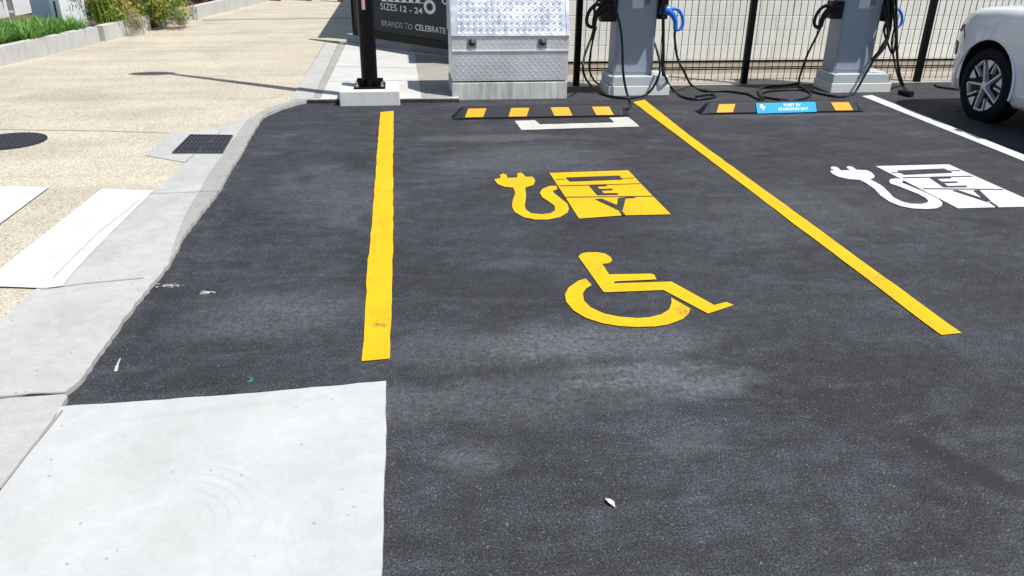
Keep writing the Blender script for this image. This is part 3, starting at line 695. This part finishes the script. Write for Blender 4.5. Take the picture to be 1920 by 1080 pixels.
def charger(label, fl, fr_, colL, colR, by0, by1, cy):
    t = thing('ev_charger', label, 'charger', (0, 0, 0), 0, 'grey electric car chargers')
    x0, x1 = fl, fr_
    bm = bmesh.new(); box(bm, x0, x1, by0, by1, -.01, .095, .006); link('lower_base', bm, 'charger_base_lower', t)
    bm = bmesh.new(); box(bm, x0+.012, x1-.012, by0+.012, by1-.01, .097, .19, .008); link('upper_base', bm, 'charger_base', t)
    bm = bmesh.new(); box(bm, colL, colR, cy, cy+.26, .191, 1.86, .012); link('column', bm, 'charger_grey', t)
    c0_ = (colL+colR)/2
    bm = bmesh.new(); box(bm, c0_-.30, c0_+.42, cy-.27, cy-.002, 1.16, 1.9, .02); link('head', bm, 'charger_grey', t)
    bm = bmesh.new(); box(bm, c0_-.2, c0_+.2, cy-.276, cy-.2705, 1.45, 1.75, .002); link('screen', bm, 'car_glass', t)
    bm = bmesh.new(); box(bm, colL+.018, colR-.018, cy-.0045, cy-.0005, .22, 1.12, .002); link('front_panel', bm, 'charger_grey', t)
    for xx in (x0+.05, x1-.05):
        for yy in (by0+.05, by1-.06):
            bm = bmesh.new(); lathe(bm, [(.013, .19), (.013, .20), (.006, .201), (.006, .212)], 6, Matrix.Translation((xx, yy, 0))); link('bolt', bm, 'bolt_steel', t)
    bm = bmesh.new(); box(bm, c0_-.06, c0_+.06, cy-.009, cy-.005, .85, .99, .001); link('label_plate', bm, 'label_pale', t)
    bm = bmesh.new(); box(bm, c0_+.065, c0_+.13, cy-.009, cy-.004, .885, .97, .001); link('label_plate', bm, 'charger_trim', t)
    return t
# charger 1
cy = 8.20
a1 = G(1134, 174).x; b1 = G(1245, 172).x
cl, cr_ = Q(1150, 142, cy).x, Q(1222, 142, cy).x
ch1 = charger('grey car charger beside the metal cabinet, with black holster left and blue connector right', a1, b1, cl, cr_, 8.10, 8.50, cy)
def H(t, x0_, x1_, y0_, y1_, z0_, z1_, m='plastic_black'):
    bm = bmesh.new(); box(bm, x0_, x1_, y0_, y1_, z0_, z1_, .012); return link('holster', bm, m, t)
pz = lambda px, py, Y=8.2: Q(px, py, Y)
p = pz(1132, 20); H(ch1, p.x-.02, cl-.001, 8.21, 8.34, p.z-.11, p.z+.14)
bm = bmesh.new(); q0 = connector(bm, Vector((cl-.08, 8.22, pz(1130, 22).z)), -1, 1.1); link('connector', bm, 'plastic_black', ch1, smooth=50)
bm = bmesh.new(); q1 = connector(bm, Vector((cl-.05, 8.30, pz(1140, 8).z)), -1, .8); link('connector', bm, 'plastic_black', ch1, smooth=50)
p = pz(1233, 0); H(ch1, cr_+.001, cr_+.11, 8.18, 8.36, pz(1240, 36).z, pz(1240, -30).z)
bm = bmesh.new(); q2 = connector(bm, Vector((cr_+.055, 8.17, pz(1252, 28).z)), 1, 1.05); link('connector', bm, 'plastic_blue', ch1, smooth=50)
def path(*a): return [Q(px, py, Y) if Y > 0 else G(px, py, .013) for px, py, Y in a]
cable(ch1, [q0] + path((1109, 70, 8.15), (1096, 105, 8.05), (1094, 135, 8.0)) + path((1106, 158, 0), (1132, 177, 0), (1175, 184, 0), (1210, 178, 0)) + [Q(1228, 158, 8.03), Q(1238, 130, 8.05), Q(1233, 100, 8.3), Q(1227, 80, 8.4)], .012)
cable(ch1, [q0+Vector((.03, .02, 0))] + path((1114, 65, 8.2), (1107, 100, 8.25), (1105, 128, 8.3), (1112, 148, 8.32)) + path((1122, 157, 0), (1136, 160, 0)), .010)
cable(ch1, path((1150, -30, 8.12), (1153, 10, 8.1), (1163, 50, 8.08), (1167, 90, 8.07), (1168, 130, 8.04), (1172, 160, 8.02)) + path((1178, 182, 0), (1184, 193, 0), (1178, 203, 0), (1172, 205, 0)), .013)
cable(ch1, path((1242, -30, 8.14), (1243, 30, 8.12), (1243, 80, 8.12), (1241, 120, 8.1), (1250, 150, 8.08)) + path((1262, 168, 0), (1280, 181, 0), (1304, 186, 0), (1330, 184, 0), (1342, 180, 0), (1330, 177, 0), (1305, 181, 0)), .012)
cable(ch1, [q2, q2+Vector((.0, .0, -.06))] + path((1270, 108, 8.2), (1283, 135, 8.18)) + path((1297, 160, 0), (1320, 170, 0), (1360, 171, 0), (1400, 176, 0), (1418, 184, 0), (1432, 190, 0)), .0125)
bm = bmesh.new(); tube(bm, [Q(1243.5, -20, 8.13), Q(1243.5, 172, 8.13)], .017, 10); link('conduit', bm, 'cable_black', ch1)
# charger 2
a2 = G(1561, 174).x; b2 = G(1662, 170).x
cl2, cr2 = Q(1561, 140, cy).x, Q(1630, 140, cy).x
ch2 = charger('grey car charger draped in black cables, nearest the white car', a2-.02, b2, cl2, cr2, 8.10, 8.50, cy)
H(ch2, pz(1563, 5).x, cl2-.001, 8.21, 8.34, pz(1560, 36).z, pz(1560, 2).z)
bm = bmesh.new(); q0 = connector(bm, Vector((cl2-.07, 8.22, pz(1560, 24).z)), -1, 1.1); link('connector', bm, 'plastic_black', ch2, smooth=50)
H(ch2, cr2+.001, cr2+.12, 8.18, 8.36, pz(1670, 40).z, pz(1670, -30).z)
bm = bmesh.new(); q2 = connector(bm, Vector((cr2+.08, 8.24, pz(1680, 28).z)), 1, .95); link('connector', bm, 'plastic_blue', ch2, smooth=50)
cable(ch2, [q0] + path((1530, 70, 8.2), (1515, 100, 8.2), (1504, 130, 8.25)) + path((1498, 152, 0), (1505, 164, 0), (1540, 176, 0), (1575, 181, 0), (1600, 176, 0)) + path((1622, 140, 8.02), (1640, 110, 8.05), (1652, 88, 8.1), (1668, 60, 8.15), (1672, 20, 8.17), (1670, -20, 8.17)), .0125)
cable(ch2, path((1500, 155, 0), (1470, 160, 0), (1435, 163, 0), (1422, 172, 0), (1435, 182, 0), (1480, 188, 0), (1510, 184, 0), (1520, 175, 0), (1500, 168, 0), (1450, 170, 0), (1425, 176, 0), (1432, 186, 0)), .012, 'cable')
cable(ch2, path((1662, -20, 8.14), (1664, 20, 8.12), (1668, 55, 8.12), (1660, 85, 8.1), (1645, 105, 8.08), (1635, 112, 8.06), (1652, 92, 8.05), (1664, 70, 8.08), (1662, 40, 8.1), (1655, 10, 8.1)), .014)
cable(ch2, path((1674, -20, 8.12), (1676, 30, 8.1), (1680, 70, 8.1), (1674, 100, 8.12), (1664, 80, 8.14), (1658, 55, 8.15), (1668, 30, 8.15)), .012)
cable(ch2, path((1680, -20, 8.14), (1681, 50, 8.12), (1682, 100, 8.12), (1686, 135, 8.1)) + path((1694, 160, 0), (1704, 176, 0)), .014)
cable(ch2, [q2] + path((1672, 80, 8.25), (1676, 110, 8.25), (1683, 140, 8.2)) + path((1690, 158, 0), (1700, 170, 0)), .011)
bm = bmesh.new(); tube(bm, [G(1686, 172, .03), G(1710, 177, .03)], .026, 10, r1=.034); link('connector', bm, 'plastic_black', ch2)
for px, py in ((1765, 161),):
    bm = bmesh.new(); tube(bm, path((1752, 158, 0), (1760, 163, 0), (1790, 167, 0), (1830, 168, 0)), .011, 8); tag(link('loose_cable', bm, 'cable_black'), 'short loose black cable on the asphalt by the car front wheel', 'cable')

# ------------------------------------------------------------------ white car
car = thing('parked_car', 'white hatchback car nose-in at the fence on the right', 'car', (6.17, 5.50, -.01))
ST = [(-2.12, .42, .80, .62), (-2.08, .30, 1.00, .72), (-1.9, .24, 1.06, .82), (-1.5, .20, 1.05, .875), (-1., .18, 1.03, .895), (-.2, .18, 1.01, .90), (.5, .18, 1.0, .90), (.9, .18, 1.03, .90), (1.25, .18, 1.02, .90), (1.5, .185, .995, .89), (1.66, .19, .97, .868), (1.78, .195, .93, .83), (1.89, .20, .87, .77), (1.97, .22, .79, .69), (2.02, .27, .67, .58), (2.04, .34, .55, .48)]
def interp(y):
    for i in range(len(ST)-1):
        if ST[i][0] <= y <= ST[i+1][0]:
            p0 = ST[max(0, i-1)]; p1 = ST[i]; p2 = ST[i+1]; p3 = ST[min(len(ST)-1, i+2)]
            t = (y-p1[0])/(p2[0]-p1[0]); o = []
            for k_ in (1, 2, 3):
                m1 = (p2[k_]-p0[k_])/max(1e-6, p2[0]-p0[0])*(p2[0]-p1[0]); m2 = (p3[k_]-p1[k_])/max(1e-6, p3[0]-p1[0])*(p2[0]-p1[0])
                o.append((2*t**3-3*t*t+1)*p1[k_]+(t**3-2*t*t+t)*m1+(-2*t**3+3*t*t)*p2[k_]+(t**3-t*t)*m2)
            return o
    return ST[-1][1:]
bm = bmesh.new(); rings = []
ys = [-2.12+i*.03 for i in range(int(3.9/.03))] + [1.78+i*.02 for i in range(14)]
ys = sorted(set(round(y, 4) for y in ys if y <= 2.04))
for y in ys:
    zb, ztp, hw = interp(y); hh = ztp-zb
    prof = [(0, zb), (.72, zb), (.90, zb+.015), (.955, zb+.06), (.975, zb+.16), (.985, zb+.30*hh/.8), (.992, zb+.52*hh), (1.0, zb+.66*hh), (.996, zb+.78*hh), (.985, zb+.88*hh), (.955, zb+.95*hh), (.90, zb+.983*hh), (.82, zb+.995*hh), (.70, zb+1.003*hh), (.45, zb+1.025*hh), (.2, zb+1.035*hh), (0, zb+1.038*hh)]
    full = [(-a*hw, b) for a, b in prof] + [(a*hw, b) for a, b in prof[-2:0:-1]]
    rings.append([bm.verts.new((a, y, b)) for a, b in full])
k = len(rings[0])
for A_, B_ in zip(rings, rings[1:]):
    for j in range(k): bm.faces.new((A_[j], A_[(j+1) % k], B_[(j+1) % k], B_[j]))
bm.faces.new(rings[0]); bm.faces.new(rings[-1])
body = link('body', bm, ['car_white', 'car_trim'], car, smooth=40)
bm = bmesh.new()
for yy in (1.25, -1.35):
    for s in (-1, 1):
        lathe(bm, [(.385, -.2), (.385, .2)], 48, Matrix.Translation((s*.82, yy, .35))@Matrix.Rotation(R(90), 4, 'Y'))
cut = link('cutter', bm, 'car_trim'); cut.parent = car
md = body.modifiers.new('b', 'BOOLEAN'); md.object = cut; md.operation = 'DIFFERENCE'; md.solver = 'EXACT'; md.material_mode = 'TRANSFER'
bpy.context.view_layer.update()
me = bpy.data.meshes.new_from_object(body.evaluated_get(bpy.context.evaluated_depsgraph_get()))
body.modifiers.clear(); body.data = me; bpy.data.objects.remove(cut)
# greenhouse
def roofz(y): 
    pr = [(-2.02, 1.04), (-1.7, 1.42), (-1.3, 1.52), (-.7, 1.56), (-.1, 1.545), (.25, 1.47), (.6, 1.25), (.98, 1.0)]
    for (a_, b_), (c__, d_) in zip(pr, pr[1:]):
        if a_ <= y <= c__: return b_+(d_-b_)*(y-a_)/(c__-a_)
    return 1.
def cabin(y0, y1, off, lo, name, m):
    bm = bmesh.new(); rr = []
    for i in range(25):
        y = y0+(y1-y0)*i/24; z = roofz(y)+off; hb = .845; hh = z-.98
        wtop = hb-.22*min(1, hh/.55)
        pf = [(-hb-off*.5, .98), (-(wtop+.035), z-.09*min(1, hh/.3)), (-wtop+.02, z-.03*min(1, hh/.3)), (-wtop*.6, z-.004), (0, z)]
        pf = pf if lo else pf[1:]
        if not lo: pf[0] = (pf[0][0]-.004, pf[0][1])
        fl_ = pf + [(-a_, b_) for a_, b_ in pf[-2::-1]]
        rr.append([bm.verts.new((a_, y, max(b_, .97))) for a_, b_ in fl_])
    kk = len(rr[0])
    for A_, B_ in zip(rr, rr[1:]):
        for j in range(kk-1): bm.faces.new((A_[j], A_[j+1], B_[j+1], B_[j]))
    if not lo:
        bmesh.ops.solidify(bm, geom=list(bm.faces), thickness=.02)
    return link(name, bm, m, car, smooth=35)
cabin(-2.02, .98, 0, True, 'windows', 'car_glass'); cabin(-1.72, .12, .012, False, 'roof', 'car_white')
for s in (-1, 1):
    bm = bmesh.new(); tube(bm, [Vector((s*.80, .93, .97)), Vector((s*.655, .12, 1.50))], .035, 8); link('windscreen_pillar', bm, 'car_white', car, smooth=60)
    bm = bmesh.new(); tube(bm, [Vector((s*.85, -.55, .99)), Vector((s*.65, -.6, 1.50))], .035, 8); link('door_pillar', bm, 'car_trim', car, smooth=60)
    bm = bmesh.new(); tube(bm, [Vector((s*.84, -1.5, 1.0)), Vector((s*.66, -1.45, 1.46))], .07, 8); link('rear_pillar', bm, 'car_white', car, smooth=60)
    bm = bmesh.new(); box(bm, min(s*.82, s*.905), max(s*.82, s*.885), .50, .60, .95, 1.045, .03); link('side_mirror', bm, 'car_white', car, smooth=40)
    for yy in (1.25, -1.35):
        bm = bmesh.new()                              # arch lip
        pts = [Vector((s*(.893 if yy < 0 else .895), yy+.392*math.cos(a_), .345+.392*math.sin(a_))) for a_ in [R(-12+204*i/30) for i in range(31)]]
        tube(bm, pts, .012, 8)
        link('arch_lip', bm, 'car_white', car, smooth=60)
    bm = bmesh.new()                                  # slim daytime lamp and headlamp wrapping the corner
    def surf(y, f, o=.004):
        zb, ztp, hw = interp(y); return Vector((s*(hw*f+o), y, 0)), zb, ztp
    def onb(y, z):                                     # point just outside the body side at height z
        zb, ztp, hw = interp(y); hh = ztp-zb; fz = (z-zb)/hh
        tab = [(.0, .9), (.07, .955), (.2, .975), (.52, .992), (.66, 1.), (.78, .995), (.87, .975), (.935, .93), (.972, .86), (1., .7)]
        f = .9
        for (u0, v0), (u1, v1) in zip(tab, tab[1:]):
            if u0 <= fz <= u1: f = v0+(v1-v0)*(fz-u0)/(u1-u0)
        return Vector((s*(hw*f+.006), y+.004, z))
    rows = [[onb(1.72+.26*i/8, .77+.02*i/8-(.04 if i > 1 else 0)), onb(1.72+.26*i/8, .81-.03*i/8)] for i in range(9)]
    gv = [[bm.verts.new(q_) for q_ in r__] for r__ in rows]
    for A_, B_ in zip(gv, gv[1:]): bm.faces.new((A_[0], A_[1], B_[1], B_[0]))
    link('position_lamp', bm, 'car_trim', car)
    for nm, line in (('bonnet_seam', [(1.0+.9*i/12, None, .925) for i in range(13)]), ('door_seam', [(.66, .32+.62*i/10, None) for i in range(11)]), ('bumper_seam', [(1.655+.07*i/8, .69+.09*i/8, None) for i in range(9)])):
        P_ = []
        for y_, z_, fz_ in line:
            zb_, zt_, hw_ = interp(y_); q_ = onb(y_, z_ if z_ else zb_+fz_*(zt_-zb_)); q_.x -= s*.0035; P_.append(q_)
        bm = bmesh.new(); tube(bm, P_, .0035, 5); link(nm, bm, 'car_trim', car)
    bm = bmesh.new()
    rows = [[onb(1.80+.19*i/8, .52), onb(1.80+.19*i/8, .64)] for i in range(9)]
    gv = [[bm.verts.new(q_) for q_ in r__] for r__ in rows]
    for A_, B_ in zip(gv, gv[1:]): bm.faces.new((A_[0], A_[1], B_[1], B_[0]))
    link('headlight', bm, 'car_trim', car)
    bm = bmesh.new(); box(bm, min(s*.5, s*.8), max(s*.5, s*.8), -2.14, -2.06, .84, .93, .01); link('tail_light', bm, 'lamp_red', car)
for s, yy in ((-1, 1.25), (1, 1.25), (-1, -1.35), (1, -1.35)):
    MW = Matrix.Translation((s*.875, yy, .325))@Matrix.Rotation(R(90*s), 4, 'Y')
    MR = MW@Matrix.Diagonal((.94, .94, 1, 1))     # local z = outward
    bm = bmesh.new(); lathe(bm, [(.225, -.20), (.30, -.205), (.328, -.185), (.335, -.15), (.335, -.05), (.328, -.015), (.30, .0), (.250, .004), (.240, -.012), (.232, -.05), (.225, -.2)], 56, MW)
    wh = link('wheel', bm, 'tyre', car, smooth=35)
    bm = bmesh.new(); lathe(bm, [(.001, -.06), (.20, -.055), (.243, -.03), (.254, -.006), (.246, .0), (.240, -.012), (.236, -.12), (.001, -.12)], 56, MR); link('rim', bm, 'rim_black', wh, smooth=35)
    bm = bmesh.new(); off = .3
    def strip3(a_, b_, wd, z0, z1):
        d_ = (b_-a_); nn = Vector((-d_.y, d_.x, 0)).normalized()*wd/2
        q_ = [a_+nn, b_+nn, b_-nn, a_-nn]
        tp = [bm.verts.new(MR@Vector((v.x, v.y, z1 if i in (0, 3) else z1-.012))) for i, v in enumerate(q_)]; bt = [bm.verts.new(MR@Vector((v.x, v.y, z0))) for v in q_]
        bm.faces.new(tp)
        for i in range(4): bm.faces.new((tp[i], bt[i], bt[(i+1) % 4], tp[(i+1) % 4]))
    pol = lambda r__, a_: Vector((r__*math.cos(R(a_)), r__*math.sin(R(a_)), 0))
    SPIN = 1
    for k_ in range(5):
        a_ = 72*k_+20
        sg_ = SPIN
        E0, E1 = pol(.240, a_), pol(.240, a_+sg_*30)
        strip3(pol(.02, a_-sg_*20), E0, .017, -.05, .0); strip3(E0, E1, .015, -.05, -.003); strip3(E1, pol(.125, a_+sg_*34), .014, -.05, -.006)
        T = [pol(.15, a_+sg_*50), pol(.238, a_+sg_*38), pol(.243, a_+sg_*50), pol(.238, a_+sg_*62)]
        tp = [bm.verts.new(MR@Vector((v.x, v.y, -.012))) for v in T]; bm.faces.new(tp)
    lathe(bm, [(.036, -.05), (.036, .0), (.02, .006), (.001, .006)], 20, MR)
    link('wheel_spokes', bm, 'rim_silver', wh)

# ------------------------------------------------------------------ planter edge, plants, kiosk, bench, bollards
def kl(y): return -4.61+.235*(y-10.17)-.0015*(y-10.17)**2
KH = .225
def planter(y0, y1, label):
    bm = bmesh.new(); L = y1-y0; c_ = max(1, round(L/1.0))
    for i in range(c_):
        a_, b_ = y0+L*i/c_+.003, y0+L*(i+1)/c_-.003
        d_ = Vector((kl(b_)-kl(a_), b_-a_, 0)).normalized(); nn = Vector((-d_.y, d_.x, 0))*.13
        prism(bm, [(kl(a_), a_), (kl(b_), b_), (kl(b_)+nn.x, b_+nn.y), (kl(a_)+nn.x, a_+nn.y)], -.02, KH)
    es = [e for e in bm.edges if all(v.co.z > .1 for v in e.verts) and len(e.link_faces) == 2 and abs(e.calc_face_angle(0)) > .5]
    bmesh.ops.bevel(bm, geom=es, offset=.015, segments=2, affect='EDGES')
    tag(link('planter_kerb', bm, 'planter_concrete'), label, 'kerb', 'concrete edging of the garden bed')
planter(9.95, 12.2, 'pale concrete planter edge in front of the bright green strappy grass')
planter(12.33, 13.6, 'short piece of concrete planter edge between two trailing flowering shrubs')
planter(14.1, 19.5, 'long pale concrete planter edge running towards the timber bollards')
bm = bmesh.new(); d0 = Vector((kl(9.95), 9.95, 0)); prism(bm, [(kl(9.95)-.005, 9.95), (kl(9.95)+.02, 9.82), (-6.5, 9.4), (-6.5, 9.55)], -.02, KH-.02)
tag(link('planter_kerb', bm, 'planter_concrete'), 'concrete planter edge turning left at the bed corner, by the left edge of the photo', 'kerb', 'concrete edging of the garden bed')
bm = bmesh.new(); prism(bm, [(kl(9.98)-.12, 9.98), (kl(12.1)-.12, 12.1), (kl(12.3)-.3, 12.3), (kl(14)-.3, 14), (kl(16)-.12, 16), (kl(19.5)-.12, 19.5), (-5.6, 19.5), (-6.3, 14), (-6.6, 9.6)], -.02, .12); struct('garden_soil', bm, 'soil')
def blade(bm, p, az, L, lean_, wd, mi=0, seg=4, droop=1.):
    d_ = Vector((math.cos(az), math.sin(az), 0)); s_ = Vector((-d_.y, d_.x, 0)); pv = None
    for i in range(seg+1):
        t = i/seg; c_ = p+d_*(lean_*L*t*t*droop)+Vector((0, 0, L*(t-.35*lean_*t*t*droop))); wv = wd*(1-t)**.7+.0006
        a_, b_ = bm.verts.new(c_-s_*wv/2), bm.verts.new(c_+s_*wv/2)
        if pv: bm.faces.new((pv[0], pv[1], b_, a_)).material_index = mi
        pv = (a_, b_)
def leaf(bm, c_, sz, mi=0):
    u = Vector((random.gauss(0, 1), random.gauss(0, 1), random.gauss(0, .8))).normalized(); v = u.cross(Vector((random.gauss(0, 1), random.gauss(0, 1), random.gauss(0, 1)))).normalized()
    bm.faces.new([bm.verts.new(c_+q_) for q_ in (-u*sz, v*sz*.35, u*sz, -v*sz*.35)]).material_index = mi
def grass_clump(x, y, r, h, nb, label, m='grass_green', wd=.024, group='clumps of strappy green grass'):
    bm = bmesh.new()
    for i in range(nb):
        a_ = random.random()*6.283; q_ = r*.55*math.sqrt(random.random())
        blade(bm, Vector((q_*math.cos(a_), q_*math.sin(a_), .0)), a_+random.gauss(0, .5), h*random.uniform(.6, 1.1), random.uniform(.15, .9), wd*random.uniform(.6, 1.2))
    o = link('grass_clump', bm, m); o.location = (x, y, .14); tag(o, label, 'plant', group)
k = 0
for row, (off, ys_) in enumerate(((.30, (10.2, 10.65, 11.1, 11.55, 12.0)), (.75, (10.3, 10.8, 11.3, 11.75, 12.15)), (1.25, (10.6, 11.1, 11.6, 12.1)))):
    for i, y in enumerate(ys_):
        order = ('nearest', 'second', 'middle', 'fourth', 'farthest')[i] if row < 2 else ('nearest', 'second', 'third', 'farthest')[i]
        rown = ('front row beside the planter edge', 'second row of the bed', 'back row of the bed')[row]
        grass_clump(kl(y)-off+random.uniform(-.05, .05), y, .33, .30-.02*row, 230, f'bright green strappy grass clump, {order} in the {rown}')
def shrub(x, y, rx, ry, h, label, cols, leaves, fl_=0, trail=False, group='flowering shrubs in the garden bed'):
    t = thing('flowering_shrub', label, 'shrub', (x, y, .14), 0, group)
    bm = bmesh.new()
    for i in range(14):
        a_ = random.random()*6.283; q_ = random.random()
        tube(bm, [Vector((0, 0, 0)), Vector((rx*.4*q_*math.cos(a_), ry*.4*q_*math.sin(a_), h*.5)), Vector((rx*.85*q_*math.cos(a_), ry*.85*q_*math.sin(a_), h*.85))], .007, 4)
    link('stem', bm, 'timber', t)
    cl_ = [(random.gauss(0, .42), random.gauss(0, .42), random.random()**.7) for _ in range(26)]; cf_ = random.sample(cl_, 9)
    bm = bmesh.new()
    for i in range(leaves):
        c_ = random.choice(cl_); q_ = Vector((c_[0]*rx+random.gauss(0, .075), c_[1]*ry+random.gauss(0, .09), .04+c_[2]*h+random.gauss(0, .05)))
        leaf(bm, q_, random.uniform(.018, .036))
    for i in range(leaves//14):
        a_ = random.random()*6.283; blade(bm, Vector((random.gauss(0, .3)*rx, random.gauss(0, .3)*ry, h*.1)), a_, h*random.uniform(.7, 1.25), random.uniform(.1, .5), .011)
    link('foliage', bm, cols, t)
    if fl_:
        bm = bmesh.new()
        for i in range(fl_):
            c_ = random.choice(cf_); q_ = Vector((c_[0]*rx*1.12+random.gauss(0, .07), c_[1]*ry*1.1+random.gauss(0, .08), h*(.25+.8*c_[2])+random.gauss(0, .05)))
            for j in range(3): leaf(bm, q_+Vector((random.gauss(0, .012), random.gauss(0, .012), random.gauss(0, .012))), random.uniform(.012, .026))
        link('flowers', bm, 'flower_orange', t)
    if trail:
        bm = bmesh.new()
        for i in range(60):
            a_ = random.uniform(-1.0, .8); q_ = Vector((rx*.45+random.random()*rx*.25, random.gauss(0, .3)*ry, h*.4*random.random()))
            e_ = q_+Vector((random.uniform(.05, .22), random.gauss(0, .05), -.12-q_.z+random.uniform(0, .14)))
            tube(bm, [q_, q_.lerp(e_, .5)+Vector((.03, 0, .04)), e_], .0035, 3)
        link('trailing_stems', bm, 'straw', t)
    return t
shrub(kl(12.9)-.24, 13.0, .42, .5, .60, 'green and orange flowering shrub beside the pale blue kiosk', 'shrub_green', 2800, 420, True)
shrub(kl(13.9)-.02, 13.8, .42, .45, .54, 'yellow flecked shrub trailing over the planter edge gap', 'shrub_green', 2400, 400, True)
shrub(kl(14.4)-.8, 14.3, .6, .6, .62, 'orange tinted shrub at the back of the bed', 'shrub_green', 2200, 420)
shrub(kl(15.2)-.45, 15.1, .5, .6, .40, 'dark green low shrub with yellow flecks farther along the bed', 'shrub_green', 1800, 300)
shrub(kl(16.4)-.5, 16.6, .4, .7, .3, 'dark red leaved low plant at the far end of the bed', 'burgundy', 1400, 0)
shrub(kl(14.0)-1.0, 14.8, .6, .6, .75, 'tall green shrub directly behind the pale blue kiosk', 'shrub_green', 2400, 60)
grass_clump(kl(12.5)-.36, 12.42, .22, .13, 200, 'low grey green tuft at the foot of the pale blue kiosk', 'rosemary', .012, None)
kb = thing('service_kiosk', 'pale blue and white service kiosk with a dark slot among the plants', 'kiosk', (*(G(133, 57, .14).xy+Vector((-.14, -.02))), .12), R(-32))
bm = bmesh.new(); box(bm, -.48, -.06, -.02, .34, 0, 1.25, .012); link('cabinet', bm, 'kiosk_blue', kb)
bm = bmesh.new(); box(bm, -.057, .16, -.04, .36, 0, 1.27, .012); fr_ = link('side_panel', bm, 'kiosk_white', kb)
bm = bmesh.new(); box(bm, .04, .075, -.045, -.039, .16, .42, .002); link('slot', bm, 'plastic_black', fr_)
bn = thing('slatted_bench', 'white slatted bench behind the grass at the left edge', 'bench', (*G(8, 42).xy, 0), R(4))
bm = bmesh.new()
for i in range(4): box(bm, -.9, .9, -.05+i*.12, .05+i*.12, .42, .45, .006)
link('seat', bm, 'bench_white', bn)
bm = bmesh.new()
for i in range(3): box(bm, -.9, .9, .46, .49, .55+i*.13, .65+i*.13, .006)
link('backrest', bm, 'bench_white', bn)
for x in (-.75, 0, .75):
    bm = bmesh.new(); box(bm, x-.04, x+.04, -.02, .04, .0, .419, .006); box(bm, x-.04, x+.04, .40, .457, .0, .92, .006); box(bm, x-.03, x+.03, .041, .399, .34, .418); link('leg', bm, 'bench_white', bn)
def bollard(x, y, label):
    t = thing('timber_bollard', label, 'bollard', (x, y, 0), 0, 'timber bollards across the far end of the path')
    bm = bmesh.new(); box(bm, -.055, .055, -.055, .055, -.02, .92, .008); link('post', bm, 'timber', t)
    bm = bmesh.new(); box(bm, -.057, .057, -.057, .057, .78, .82); link('reflective_band', bm, 'bench_white', t)
bollard(*G(522, 3).xy, 'brown timber bollard second from the left at the far end of the path')
bollard(*G(475, 2).xy, 'brown timber bollard nearest the planter edge at the far end of the path')
bollard(*G(580, 3).xy, 'brown timber bollard third from the left at the far end of the path')
bollard(*G(638, 5).xy, 'brown timber bollard nearest the black lamp post, in the shade')
